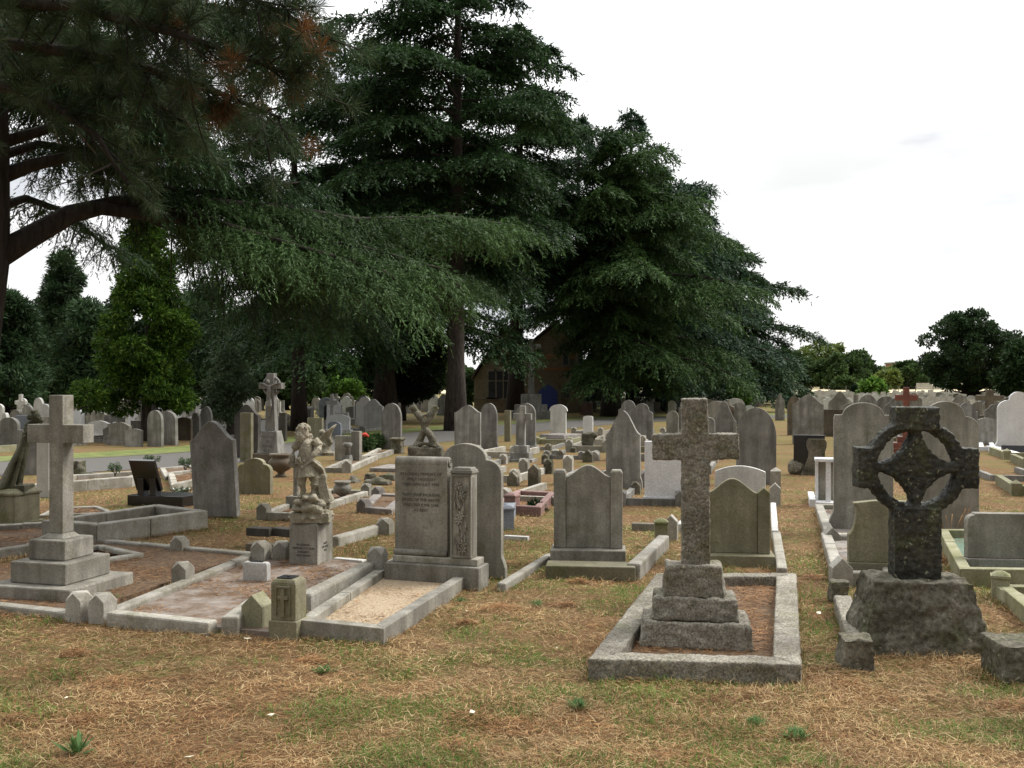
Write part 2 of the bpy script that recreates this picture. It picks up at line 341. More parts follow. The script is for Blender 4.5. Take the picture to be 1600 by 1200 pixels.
gm, gnt, gout = mat_base('dry_grass_ground')
gt = N(gnt, 'ShaderNodeTexCoord')
def gn(sc, det=6.0, ro=.65, seed=0.0):
    mpp = N(gnt, 'ShaderNodeMapping'); mpp.inputs['Location'].default_value = (seed, seed * 2, 0); L(gnt, gt.outputs['Object'], mpp.inputs[0])
    n = N(gnt, 'ShaderNodeTexNoise', Scale=sc, Detail=det, Roughness=ro); L(gnt, mpp.outputs[0], n.inputs['Vector']); return n.outputs['Fac']
def gr(f, st):
    r = ramp(gnt, st); L(gnt, f, r.inputs[0]); return r.outputs[0]
base = gr(gn(22, 8, .75), [(.3, (.08, .045, .022)), (.5, (.20, .125, .062)), (.7, (.34, .24, .13))])
big = gr(gn(.55, 5, .6, 3), [(.42, 0), (.62, 1)])
c1 = mixc(gnt, big, base, gr(gn(14, 8, .75, 9), [(.3, (.075, .038, .02)), (.7, (.24, .135, .065))]))
gmask = N(gnt, 'ShaderNodeMath', operation='MULTIPLY')
L(gnt, gr(gn(1.1, 5, .65, 20), [(.44, 0), (.60, 1)]), gmask.inputs[0]); L(gnt, gr(gn(9, 6, .7, 31), [(.42, 0), (.6, 1)]), gmask.inputs[1])
c2 = mixc(gnt, gmask.outputs[0], c1, gr(gn(25, 6, .7, 40), [(.3, (.06, .085, .02)), (.7, (.17, .20, .055))]))
# the turf is greener and yellower well beyond the near rows
sep = N(gnt, 'ShaderNodeSeparateXYZ'); L(gnt, gt.outputs['Object'], sep.inputs[0])
mr = N(gnt, 'ShaderNodeMapRange'); mr.inputs['From Min'].default_value = 16; mr.inputs['From Max'].default_value = 48; L(gnt, sep.outputs['Y'], mr.inputs['Value'])
far = mixc(gnt, gr(gn(.35, 6, .7, 50), [(.40, 0), (.60, 1)]), gr(gn(3, 6, .7, 55), [(.3, (.11, .115, .035)), (.7, (.22, .22, .075))]), (.21, .14, .07))
c3 = mixc(gnt, mr.outputs[0], c2, far)
gb = N(gnt, 'ShaderNodeBsdfPrincipled', Roughness=.95); gb.inputs['Specular IOR Level'].default_value = .1; L(gnt, c3, gb.inputs['Base Color'])
gbp = N(gnt, 'ShaderNodeBump', Strength=.9, Distance=.03); L(gnt, gn(30, 8, .75, 70), gbp.inputs['Height']); L(gnt, gbp.outputs[0], gb.inputs['Normal'])
L(gnt, gb.outputs[0], gout.inputs[0])
tx = np.linspace(-1, 1, 161); gx = np.sign(tx) * (np.abs(tx) * 12 + np.abs(tx) ** 9 * 1500)
ty = np.linspace(0, 1, 171); gy = -6 + ty * 34 + ty ** 10 * 1600
GX, GY = np.meshgrid(gx, gy); GZ = ground_z(GX, GY)
nv = GX.size; vv = np.stack([GX.ravel(), GY.ravel(), GZ.ravel()], 1); nxn = len(gx)
idx = np.arange(nv).reshape(GX.shape); fq = np.stack([idx[:-1, :-1], idx[:-1, 1:], idx[1:, 1:], idx[1:, :-1]], -1).reshape(-1, 4)
gme = bpy.data.meshes.new('ground'); gme.from_pydata(vv.tolist(), [], fq.tolist()); gme.polygons.foreach_set('use_smooth', [True] * len(fq)); gme.update()
struct('ground', gme, gm)

def sheet(name, pts, z, mat):
    me = bpy.data.meshes.new(name); me.from_pydata([(p[0], p[1], z) for p in pts], [], [tuple(range(len(pts)))]); me.update(); return struct(name, me, mat)
fieldm = simple('dry_meadow', (.50, .42, .26), (.68, .58, .38), .25, .95, .1)
sheet('meadow', [(-60, 172), (430, 172), (430, 345), (-60, 345)], .006, fieldm)
verge_m = simple('mown_verge', (.09, .12, .03), (.19, .21, .06), 3, .95, .3)
# road: bends away from the left front to behind the chapel rows
rc = [(-30, 8.3), (-16, 15.2), (-7.6, 20.3), (-4.2, 26.5), (-.4, 34.5), (4.2, 42.5), (12, 48.5), (30, 54)]
def ribbon(name, off0, off1, z, mat, sub=5):
    P = [Vector(p) for p in rc]; sm = []
    for i in range(len(P) - 1):
        p0 = P[max(i - 1, 0)]; p1 = P[i]; p2 = P[i + 1]; p3 = P[min(i + 2, len(P) - 1)]
        for k in range(sub):
            t = k / sub; sm.append(.5 * ((2 * p1) + (p2 - p0) * t + (2 * p0 - 5 * p1 + 4 * p2 - p3) * t * t + (3 * p1 - p0 - 3 * p2 + p3) * t ** 3))
    vs = []
    for i, p in enumerate(sm):
        t = (sm[min(i + 1, len(sm) - 1)] - sm[max(i - 1, 0)]).normalized(); n = Vector((-t.y, t.x))
        vs += [(*(p + n * off0), z), (*(p + n * off1), z)]
    me = bpy.data.meshes.new(name); me.from_pydata(vs, [], [(2 * i, 2 * i + 2, 2 * i + 3, 2 * i + 1) for i in range(len(sm) - 1)]); me.update()
    for pl in me.polygons:
        if pl.normal.z < 0: me.flip_normals(); break
    return struct(name, me, mat)
ribbon('road', -1.75, 1.75, .008, M['asphalt'])
ribbon('grass_verge', 1.85, 3.6, .005, verge_m)
ribbon('road_edging', 1.75, 1.85, .02, M['brownstone'])

# ------------------------------------------------------------------ trees
nrg = np.random.default_rng(11)
def leaves(Bp, Dr, Ln, Wd, updown=0.35):
    """one long diamond leaf per base point"""
    n = len(Bp); Dr = Dr / (np.linalg.norm(Dr, axis=1, keepdims=True) + 1e-9)
    rv = nrg.normal(size=(n, 3)) * updown + np.array([0, 0, 1.0]); s = np.cross(Dr, rv); s /= (np.linalg.norm(s, axis=1, keepdims=True) + 1e-9)
    Ln = Ln[:, None]; Wd = Wd[:, None]; mid = Bp + Dr * Ln * .45
    co = np.stack([Bp, mid + s * Wd * .5, Bp + Dr * Ln, mid - s * Wd * .5], 1)
    return co.reshape(-1, 3)
def path_at(P, s):
    P = np.asarray(P, float); seg = np.linalg.norm(np.diff(P, axis=0), axis=1); cum = np.concatenate([[0], np.cumsum(seg)]) / seg.sum()
    pos = np.stack([np.interp(s, cum, P[:, k]) for k in range(3)], -1); e = np.minimum(s + .02, 1); b = e - .04
    q = np.stack([np.interp(e, cum, P[:, k]) - np.interp(b, cum, P[:, k]) for k in range(3)], -1); return pos, q / (np.linalg.norm(q, axis=-1, keepdims=True) + 1e-9)
def spray(path, seclen, nsec, step, ll, lw, droop, s0=.15, tipf=.35, thick=.0, fan=.9, tl=.3, kk=6):
    """flat drooping sprays on both sides of a limb: side twigs, twiglets on them, short needle tufts on those"""
    out = []; twigs = []
    def tufts(q, dd):
        dd = dd / (np.linalg.norm(dd, axis=1, keepdims=True) + 1e-9); m = len(q); L_ = tl * nrg.uniform(.45, 1.2, m)
        u = (np.arange(kk)[None, :] + nrg.random((m, kk))) / kk
        p = q[:, None, :] + dd[:, None, :] * (L_[:, None] * u)[:, :, None]; p[:, :, 2] -= .35 * L_[:, None] * u ** 2
        d2 = dd[:, None, :] + nrg.normal(0, .36, (m, kk, 3)); n = m * kk
        out.append(leaves(p.reshape(-1, 3), d2.reshape(-1, 3), ll * nrg.uniform(.6, 1.25, n), lw * nrg.uniform(.7, 1.2, n)))
    for k in range(nsec):
        s = s0 + (1 - s0) * (k + nrg.random()) / nsec
        p, t = path_at(path, np.array([s])); p = p[0]; t = t[0]; side = 1 if k % 2 else -1
        hz = np.cross(t, [0, 0, 1.0]); hz /= np.linalg.norm(hz) + 1e-9
        ang = math.radians(nrg.uniform(30, 75)); d = t * math.cos(ang) + hz * side * math.sin(ang); d[2] += nrg.normal(0, .06)
        l = seclen * (1 - (1 - tipf) * s ** 1.3) * nrg.uniform(.5, 1.15) * (0.55 + .45 * min(1, (s - s0) * 5 + .3))
        m = max(3, int(l / step)); tt = (np.arange(m) + nrg.random(m)) / m
        q = p + d * l * tt[:, None]; q[:, 2] -= droop * l * tt ** 1.8
        q += nrg.normal(0, thick + .015, (m, 3)) * np.array([1, 1, .8])
        hd = np.cross(d, [0, 0, 1.0]); sg = nrg.choice([-1, 1], m)
        dd = d * nrg.uniform(.5, 1.1, (m, 1)) + hd * (sg * nrg.uniform(.2, fan, m))[:, None]; dd[:, 2] -= droop * (.25 + tt * .9) + nrg.random(m) * .3
        tufts(q, dd)
        twigs.append([p, p + d * l * .5 - np.array([0, 0, droop * l * .29]), p + d * l * .95 - np.array([0, 0, droop * l * .92])])
    m = int(nsec * 1.5); ss = nrg.uniform(max(s0, .3), 1, m); p, t = path_at(path, ss); tufts(p + nrg.normal(0, .02 + thick, (m, 3)), t + nrg.normal(0, .5, (m, 3)))
    return out, twigs
def cedar(Ht, R, z0, nl, seed, ll=.24, lw=.05, droop=.45, step=.05, pw=.75, nsec=26, low=1.0, tr=.3, flat=0.0, thick=.03, tl=.36, kk=6, bias=0.0, baz=0.0, tier=3, gap=.8):
    global nrg
    nrg = np.random.default_rng(seed); q = []; wood = MB()
    lean = nrg.normal(0, .012, 2)
    zz = np.linspace(0, Ht, 9)
    tp = [(lean[0] * z, lean[1] * z, z) for z in zz]
    wood.tube(tp, [tr * (1.35 if i == 0 else 1.0) * (1 - .93 * (z / Ht) ** 1.1) + .01 for i, z in enumerate(zz)], 12)
    for i in range(nl):
        ti = i // tier; u = ((ti + .5 + (nrg.random() - .5) * gap) * tier / nl); u = min(.985, max(0, u)) ** 1.08; z = z0 + (Ht * .985 - z0) * u
        rr = R * max(.04, (1 - u) ** pw) * nrg.choice([nrg.uniform(.45, .8), nrg.uniform(.8, 1.0), nrg.uniform(.95, 1.22)]) * (low if u < .25 else 1)
        if flat: rr *= 1 - flat * max(0, .35 - u)
        az = i * 2.4 + nrg.uniform(-.5, .5); rr *= 1 + bias * math.cos(az - baz); d = np.array([math.cos(az), math.sin(az), 0])
        rise = nrg.uniform(.0, .22) + .35 * u; b = np.array([lean[0] * z, lean[1] * z, z])
        pth = [b + d * rr * s + np.array([0, 0, rr * (rise * s - (rise * .55 + .20 * (1 - u)) * s * s * 1.3)]) for s in (0, .2, .4, .6, .8, 1)]
        l, tw = spray(pth, min(rr * .55, 2.5) * (1 if rr > 1 else 1.2), max(7, int(nsec * (.35 + .65 * rr / R))), step, ll, lw, droop, s0=.14, thick=thick, tl=tl, kk=kk)
        q += l; r0 = max(.012, tr * .28 * (rr / R))
        wood.tube(pth, [r0, r0 * .85, r0 * .65, r0 * .45, r0 * .25, .008], 5)
    return np.concatenate(q), wood
def blobs(cent, rad, n, ll, lw, up=.6, shell=.55, squash=.8):
    q = []
    tot = sum(r ** 2 for r in rad)
    for c, r in zip(cent, rad):
        m = max(20, int(n * r * r / tot)); v = nrg.normal(size=(m, 3)); v /= np.linalg.norm(v, axis=1, keepdims=True)
        rr = r * (shell + (1.08 - shell) * nrg.random(m) ** .6) * (1 + .22 * np.sin(v[:, 0] * 7 + c[0] * 3) * np.cos(v[:, 2] * 6 + c[1]))
        p = np.array(c) + v * rr[:, None] * np.array([1, 1, squash]); dd = v + nrg.normal(0, up, (m, 3)); dd[:, 2] -= .15
        q.append(leaves(p, dd, ll * nrg.uniform(.6, 1.3, m), lw * nrg.uniform(.7, 1.3, m), 1.0))
    return np.concatenate(q)
def broadleaf(Ht, R, z0, nb, n, seed, ll, lw, tr=.25, rb=(.22, .42), shape=1.0, lumpy=1.0):
    global nrg
    nrg = np.random.default_rng(seed); wood = MB(); cen = []; rad = []
    ch = (Ht - z0) / 2
    for i in range(nb):
        h = (i + nrg.random()) / nb; az = nrg.uniform(0, 6.283)
        pf = {1.0: (1 - h ** 2.4) ** .6 * (.72 + .28 * min(1, h * 4)), 1.6: (1 - .86 * h ** .9), 0.5: math.sqrt(max(.05, 1 - (1.9 * h - .8) ** 2 / 1.25))}[shape]
        r_ = R * .86 * pf * nrg.random() ** .42; cen.append(np.array([math.cos(az) * r_, math.sin(az) * r_, z0 + 2 * ch * (.06 + h * .9)]))
        rad.append(min(R, ch) * nrg.uniform(*rb) * (.55 + .45 * pf))
    fork = z0 * .75
    wood.tube([(0, 0, -.1), (.02, 0, fork * .5), (0, .03, fork), (.05, 0, z0 + ch * .9)], [tr * 1.25, tr, tr * .85, tr * .35], 10)
    for c in (cen[::2] if shape != 1.6 else []):
        a = np.array([0, 0, fork]); mdl = (a + c) / 2 + np.array([0, 0, -.05 * Ht]); wood.tube([a, mdl, c], [tr * .26, tr * .14, .015], 5)
    return blobs(cen, rad, n, ll, lw), wood
def plant_tree(name, label, cat, x, y, crown, wood, leafmat, barkmat, group=None, rz=0.0, scale=1.0):
    t = thing(name, label, cat, (x, y, 0), rz, group); t.scale = (scale,) * 3
    if isinstance(crown, np.ndarray): crown = mesh_np('crown', crown, 4)
    if isinstance(wood, MB): wood = wood.mesh('trunk')
    link('trunk', wood, M[barkmat], t); link('crown', crown, M[leafmat], t); return t
def again(t, name, label, x, y, rz, scale, group=None, leafmat=None):
    r = t.copy(); C.objects.link(r); r.location = (x, y, 0); r.rotation_euler = (0, 0, rz); r.scale = (scale,) * 3; r['label'] = label
    if group: r['group'] = group
    for ch in list(t.children):
        c = ch.copy(); C.objects.link(c); c.parent = r
    return r
def pxX(px, Y): return (px - 800) / F * Y
GC = 'row of big cedars'
cw = cedar(18.6, 6.8, 5.2, 74, 21, bias=.28, baz=3.14, ll=.17, lw=.062, tr=.31, nsec=54, step=.10, pw=.66, low=.8, thick=.035, droop=.3, tl=.42, kk=8)
plant_tree('cedar_tree', 'tallest cedar, its top out of the picture, its bare lower trunk left of the chapel', 'cedar tree', pxX(712, 34), 34, *cw, 'cedar', 'bark', GC)
cw = cedar(13.5, 4.8, 3.4, 48, 22, ll=.16, lw=.06, tr=.24, nsec=40, pw=.55, step=.11, tl=.4, thick=.03, droop=.3)
plant_tree('cedar_tree', 'cedar with a slim straight dark trunk behind the crucifix monument', 'cedar tree', pxX(468, 34), 34, *cw, 'cedar', 'barkdark', GC)
cw = cedar(16.5, 6.6, 3.6, 66, 23, ll=.2, lw=.08, tr=.46, nsec=46, step=.12, thick=.04, tl=.45, pw=.5, droop=.3)
plant_tree('cedar_tree', 'broad dark cedar with the thickest trunk, behind the pointed headstone', 'cedar tree', pxX(601, 42), 42, *cw, 'cedar', 'barkdark', GC)
cw = cedar(19.8, 7.6, 6.5, 72, 24, low=.75, ll=.22, lw=.085, tr=.38, nsec=52, step=.12, pw=.6, thick=.04, tl=.5, droop=.3)
plant_tree('cedar_tree', 'dark cedar whose trunk stands right in front of the chapel', 'cedar tree', pxX(805, 50), 50, *cw, 'cedar', 'barkdark', GC)
cw = cedar(14.2, 5.8, 2.4, 84, 25, bias=.45, baz=-.35, ll=.20, lw=.07, tr=.42, nsec=48, step=.12, pw=.55, low=.8, thick=.04, droop=.42, tl=.5, kk=8)
plant_tree('cedar_tree', 'cedar with pale drooping sprays just right of the chapel', 'cedar tree', pxX(955, 49), 49, *cw, 'cedarlight', 'barkdark', GC)
cw = cedar(18.3, 6.6, 5.0, 66, 29, ll=.26, lw=.08, tr=.34, nsec=36, step=.15, pw=.74, thick=.03, tl=.55, droop=.25)
ct5 = plant_tree('cedar_tree', 'cedar with a thin open spire of separate tiers against the sky', 'cedar tree', pxX(988, 60), 60, *cw, 'cedarblue', 'barkdark', GC)
cw = cedar(14.4, 7.2, 2.0, 72, 26, ll=.26, lw=.1, tr=.5, nsec=46, step=.14, pw=.5, thick=.04, droop=.34, tl=.55)
ct6 = plant_tree('cedar_tree', 'blue green cedar with wide flat tiers right of the spire', 'cedar tree', pxX(1040, 59), 59, *cw, 'cedarblue', 'barkdark', GC)
cw = cedar(12.6, 9.0, 1.6, 62, 27, low=.8, ll=.34, lw=.13, tr=.5, nsec=46, step=.18, pw=.42, thick=.05, droop=.25, tl=.7)
plant_tree('cedar_tree', 'last dark cedar at the right end of the row, low and wide', 'cedar tree', pxX(1118, 78), 78, *cw, 'cedar', 'barkdark', GC)
again(ct5, 'cedar_tree', 'cedar filling the gap between the chapel cedar and the spired cedar', pxX(903, 64), 64, 2.1, 1.04, GC)
again(ct6, 'cedar_tree', 'cedar half hidden between the last two cedars of the row', pxX(1060, 72), 72, 1.3, 1.0, GC)
# the near cedar at the left edge with its long low limb, limbs given as real curves in space
def P3(px, py, Y): return np.array([(px - 800) / F * Y, Y, H - (py - 600) / F * Y])
org = np.array([-4.92, 9.5, 0.0])
t = thing('cedar_tree', 'near cedar at the left edge with a long low limb reaching right', 'cedar tree', org)
wood = MB(); nrg = np.random.default_rng(41)
wood.tube([P3(-75, 930, 9.5) - org, P3(-55, 700, 9.5) - org, P3(-36, 520, 9.5) - org, P3(-27, 400, 9.5) - org, P3(-22, 250, 9.5) - org, P3(-24, 60, 9.5) - org, P3(-20, -400, 9.5) - org], [.30, .24, .21, .24, .21, .19, .12], 14)
near_limbs = [
 ([(-20, 410, 9.5), (45, 372, 9.7), (110, 335, 9.9), (180, 318, 10.2), (300, 316, 10.6), (440, 326, 11), (560, 345, 11.3), (700, 340, 11.8), (800, 352, 12.2)], .13, 1.3, 84, .42, .14, .028),
 ([(150, 325, 10), (290, 345, 10.4), (430, 370, 10.4), (560, 385, 10.4), (690, 420, 10.4)], .06, 1.25, 64, .5, .14, .028),
 ([(290, 345, 10.4), (400, 385, 11), (520, 405, 11.6), (640, 415, 12), (740, 440, 12.4)], .04, 1.1, 60, .45, .14, .028),
 ([(250, 320, 10.4), (380, 362, 10.2), (500, 396, 10), (600, 425, 9.9), (655, 462, 9.8)], .05, 1.0, 56, .5, .14, .028),
 ([(180, 320, 10.4), (330, 380, 11.3), (470, 440, 12.2), (560, 470, 12.8)], .05, 1.2, 50, .7, .15, .032),
 ([(-20, 285, 9.5), (50, 258, 9.7), (115, 243, 9.9), (170, 262, 10.1), (215, 292, 10.3), (330, 300, 10.9), (470, 285, 11.5)], .075, .95, 44, .7, .14, .028),
 ([(-20, 230, 9.5), (80, 200, 9.8), (190, 215, 10.3), (290, 245, 10.9), (390, 255, 11.5)], .06, .9, 44, .55, .14, .028),
 ([(-20, 120, 9.5), (90, 90, 9.9), (210, 110, 10.4), (330, 160, 10.9), (420, 200, 11.3)], .07, 1.1, 60, .5, .14, .028),
 ([(-20, 20, 9.5), (120, -10, 9.8), (260, 0, 10), (400, 20, 10), (520, 50, 10)], .06, 1.0, 60, .5, .13, .026),
 ([(-20, 60, 9.5), (40, 40, 9), (110, 60, 8.6), (170, 110, 8.4)], .05, .9, 46, .5, .13, .026),
 ([(-20, 330, 9.5), (40, 310, 10.5), (100, 330, 11.5), (160, 380, 12.6), (210, 400, 13.4)], .05, .7, 22, .6, .14, .028),
 ([(-20, 180, 9.5), (60, 150, 10.6), (160, 160, 11.8), (260, 190, 13)], .05, 1.3, 56, .5, .16, .032),
 ([(-20, 160, 9.5), (80, 130, 9.1), (190, 150, 8.9), (300, 200, 8.9)], .05, 1.1, 60, .45, .13, .026),
 ([(-20, 10, 9.5), (60, -20, 10.2), (200, -10, 11), (330, 30, 11.6), (420, 90, 12)], .05, 1.2, 60, .45, .13, .026),
 ([(-20, 250, 9.5), (60, 225, 10.4), (170, 240, 11.4), (270, 270, 12.2), (360, 280, 12.8)], .05, 1.0, 50, .45, .13, .026),
 ([(-20, 90, 9.5), (70, 50, 8.9), (160, 60, 8.6), (240, 110, 8.4)], .05, 1.0, 50, .5, .13, .026),
]
q = []; lq = []
for i, (pts, r0, sl_, ns, dr, ll, lw) in enumerate(near_limbs):
    pth = [P3(*p) - org for p in pts]; k = len(pth)
    wood.tube(pth, [r0 * (1 - .92 * (j / (k - 1)) ** .8) + .006 for j in range(k)], 9)
    l, tw = spray(pth, sl_, int(ns * (1.7 if i in (0, 1, 2, 3) else 2.2)), .034, .058, .012, dr, s0=.3 if i in (0, 5) else .2, tipf=.55, thick=.02, fan=1.1, tl=.17, kk=13)
    (lq if i in (0, 1, 2, 3) else q).extend(l)
    for w in tw[::2]: wood.tube(w, [.012, .008, .003], 4)
link('trunk', wood.mesh('trunk'), M['barkdark'], t); link('crown', mesh_np('crown', np.concatenate(q), 4), M['cedar'], t)
tag(link('foliage_spray', mesh_np('foliage_spray', np.concatenate(lq), 4), M['cedarlight'], t), label='lighter green drooping sprays of the low limb')
for bp in ([(60, 160, 9.2), (80, 185, 9.2), (92, 225, 9.2)], [(80, 185, 9.2), (120, 205, 9.3), (150, 240, 9.4), (165, 262, 9.5)], [(155, 105, 9.5), (165, 145, 9.5), (178, 190, 9.5), (190, 240, 9.5)], [(178, 190, 9.5), (225, 205, 9.5), (262, 240, 9.6), (285, 262, 9.6)]):
    link('bare_twig', MB().tube([P3(*p) - org for p in bp], [.016, .013, .01, .006][:len(bp)], 5).mesh('bare_twig'), M['deadwood'], t)

# the pine overhanging the top left: long needles in whorls on its twigs
org = np.array([-5.6, 7.2, 0.0])
t = thing('pine_tree', 'long needled pine overhanging the top left corner with some rust brown tufts', 'pine tree', org)
wood = MB(); nrg = np.random.default_rng(43)
wood.tube([(0, 0, -.1), (0, 0, 3), (.05, 0, 6), (.1, .1, 9)], [.3, .25, .2, .1], 12)
pb = [[(-400, 60, 7.2), (-100, 0, 6.9), (120, 10, 6.7), (300, 60, 6.4), (460, 120, 6.2)],
      [(-400, 80, 7.2), (-50, 60, 7.1), (180, 90, 6.9), (330, 140, 6.7), (440, 185, 6.6)],
      [(-400, -80, 7.2), (0, -90, 6.8), (220, -50, 6.5), (380, -10, 6.3), (480, 40, 6.2)],
      [(-400, 120, 7.2), (-60, 120, 7.3), (60, 150, 7.3), (150, 210, 7.3), (200, 290, 7.2)],
      [(-400, 40, 7.2), (-100, 40, 7.5), (60, 60, 7.5), (200, 130, 7.4), (300, 200, 7.4)]]
tips = []
for k, pts in enumerate(pb):
    pth = [P3(*p) - org for p in pts]; wood.tube(pth, [.07, .05, .035, .022, .010], 7)
    for j in range(62 if k != 3 else 30):
        s = nrg.uniform(.45, 1.0); p, tt = path_at(pth, np.array([s])); d = tt[0] * .7 + nrg.normal(0, .6, 3); d /= np.linalg.norm(d); l = nrg.uniform(.12, .5)
        e = p[0] + d * l; e[2] -= l * .1; wood.tube([p[0], (p[0] + e) / 2 + np.array([0, 0, -.02]), e], [.008, .006, .004], 4); tips.append((e, d)); tips.append(((p[0] + e) / 2, d))
def whorl(c, d, n=95, ll=.15):
    v = nrg.normal(size=(n, 3)); v /= np.linalg.norm(v, axis=1, keepdims=True); dd = v * .9 + d * .75; dd[:, 2] += .05
    b = c + d * nrg.uniform(-.06, .04, (n, 1)); return leaves(b, dd, ll * nrg.uniform(.7, 1.1, n), np.full(n, .0042), 1.0)
gq = []; dq = []
for i, (c, d) in enumerate(tips): (dq if (i % 10 == 0 and c[0] + org[0] > -2.35) else gq).append(whorl(c, d))
link('trunk', wood.mesh('trunk'), M['barkdark'], t); link('crown', mesh_np('crown', np.concatenate(gq), 4), M['pineneedle'], t)
tag(link('dead_needles', mesh_np('dead_needles', np.concatenate(dq), 4), M['deadneedle'], t), label='rust brown dead needle tufts')

# trees of the left background
GB = 'trees of the left background'
def crown_at(px0, px1, pyt, pyb, Y, n, ll, lw, nb, seed, name, label, cat, leaf, bark='barkdark', tr=.25, group=None, rb=(.18, .34), shape=1.0, trunkpx=None):
    Ht = zat(pyt, Y); z0 = max(.4, zat(pyb, Y)); R = (px1 - px0) / 2 * Y / F
    cr, wd = broadleaf(Ht, R, z0, nb, n, seed, ll, lw, tr, rb, shape)
    return plant_tree(name, label, cat, pxX((px0 + px1) / 2, Y), Y, cr, wd, leaf, bark, group)
crown_at(20, 178, 392, 632, 56, 34000, .34, .08, 90, 51, 'pine_tree', 'dark bushy pine against the pale sky at far left', 'pine tree', 'bgpine', group=GB, rb=(.16, .28), shape=1.6)
crown_at(-60, 75, 455, 635, 50, 26000, .32, .08, 70, 52, 'pine_tree', 'lower pine crowding the left edge of the picture', 'pine tree', 'bgpine', group=GB, rb=(.2, .36))
crown_at(85, 195, 470, 635, 47, 20000, .32, .08, 56, 53, 'pine_tree', 'short pine just left of the golden conifer', 'pine tree', 'bgpine', group=GB, rb=(.22, .4))
crown_at(118, 338, 325, 652, 28, 70000, .13, .05, 120, 54, 'golden_conifer', 'golden green conifer with a bare brown lower trunk', 'conifer', 'golden', 'bark', .17, rb=(.13, .24), shape=1.6)
crown_at(322, 398, 548, 655, 31, 16000, .15, .035, 26, 55, 'weeping_pear', 'small grey green bushy tree behind the dark headstone', 'tree', 'olive_leaf', 'bark', .15, rb=(.3, .5))
crown_at(250, 400, 430, 630, 60, 26000, .34, .08, 60, 56, 'conifer', 'dark conifer between the golden conifer and the slim cedar', 'conifer', 'bgpine', group=GB)
crown_at(490, 600, 556, 645, 68, 22000, .22, .13, 60, 57, 'lime_tree', 'bright green leafy tree over the pale graves, left of the thick cedar trunk', 'tree', 'bright')
crown_at(380, 510, 525, 640, 62, 22000, .24, .12, 60, 58, 'holly_tree', 'mid green rounded tree behind the slim cedar trunk', 'tree', 'broad')
crown_at(560, 700, 465, 624, 43.5, 44000, .18, .08, 70, 59, 'yew_tree', 'nearly black yew on thin stems between two cedar trunks', 'yew tree', 'yew', tr=.12)
for k in range(17):
    px = -80 + k * 38; Y = 74 + (k % 3) * 3
    if 500 < px < 560: continue
    nm = ['first', 'second', 'third', 'fourth', 'fifth', 'sixth', 'seventh', 'eighth', 'ninth', 'tenth', 'eleventh', 'twelfth', 'thirteenth', 'fourteenth', 'fifteenth', 'sixteenth', 'seventeenth'][k]
    if k < 3:
        pr = crown_at(px - 36, px + 36, (480, 455, 500)[k], 642, Y, 20000, .32, .15, 60, 60 + k, 'yew_tree', nm + ' dark yew from the left in the screen behind the left graves', 'yew tree', 'yew', group='screen of dark yews', rb=(.25, .42))
        if k == 0: yews = []
        yews.append(pr)
    else: again(yews[k % 3], 'yew_tree', nm + ' dark yew from the left in the screen behind the left graves', pxX(px, Y), Y, k * 1.1, 1.0, 'screen of dark yews')
crown_at(722, 745, 580, 640, 72, 3000, .3, .14, 10, 66, 'thuja', 'narrow green conifer left of the chapel wall', 'conifer', 'broad', rb=(.5, .8))
crown_at(905, 945, 560, 632, 70, 5000, .3, .14, 16, 67, 'young_conifer', 'young green tree just right of the chapel', 'tree', 'broad', tr=.1, rb=(.3, .5))

# right: the oak, shrubs and the far wood
crown_at(1432, 1604, 484, 610, 84, 34000, .26, .17, 130, 68, 'oak_tree', 'dark rounded oak on a short black trunk among the far graves at right', 'oak tree', 'oak', tr=.42, rb=(.12, .24), shape=.5)
crown_at(1540, 1700, 528, 612, 70, 16000, .34, .2, 36, 69, 'shrub', 'dark leafy thicket behind the white headstone at the right edge', 'tree', 'oak', tr=.3, rb=(.26, .4))
GF = 'trees of the far wood'
far = [(1180, 540, 60, 'broad', 'first'), (1232, 548, 52, 'broad', 'second'), (1283, 535, 62, 'broadyellow', 'third'), (1312, 556, 50, 'broad', 'fourth'), (1345, 551, 56, 'broad', 'fifth'), (1392, 574, 46, 'broadyellow', 'sixth'), (1425, 566, 48, 'broad', 'seventh')]
protos = {}
for i, (px, pt, hw, lf, nm) in enumerate(far):
    Y = 300 + (i % 3) * 12
    lb = {0: 'wide round green crown directly behind the last cedar in the far wood', 1: 'green crown at the left end of the open far wood', 2: 'tall yellow green tree in the far wood right of the cedars', 3: 'dark low tree between the two tallest of the far wood', 4: 'dark rounded tree at the right end of the tall far wood', 5: 'low olive brown tree beyond the meadow', 6: 'green tree by the brick rooftop on the horizon'}[i]
    protos[i] = crown_at(px - hw, px + hw, pt, 604, Y, 9000, 1.0, .7, 30, 80 + i, 'broadleaf_tree', lb, 'tree', lf, tr=.5, group=GF, rb=(.28, .46))
for i in range(14):
    px = 1140 - i * 52 if i < 12 else (1475, 1530)[i - 12]; Y = 310 + (i % 4) * 8; s = .62 + .13 * ((i * 7) % 4)
    again(protos[(i * 3) % 5], 'broadleaf_tree', 'distant tree seen under the cedar limbs beyond the meadow' if i < 12 else 'distant tree seen behind the oak at right', pxX(px, Y), Y, i * .9, s, 'distant trees beyond the meadow')
GS = 'shrubs along the meadow'
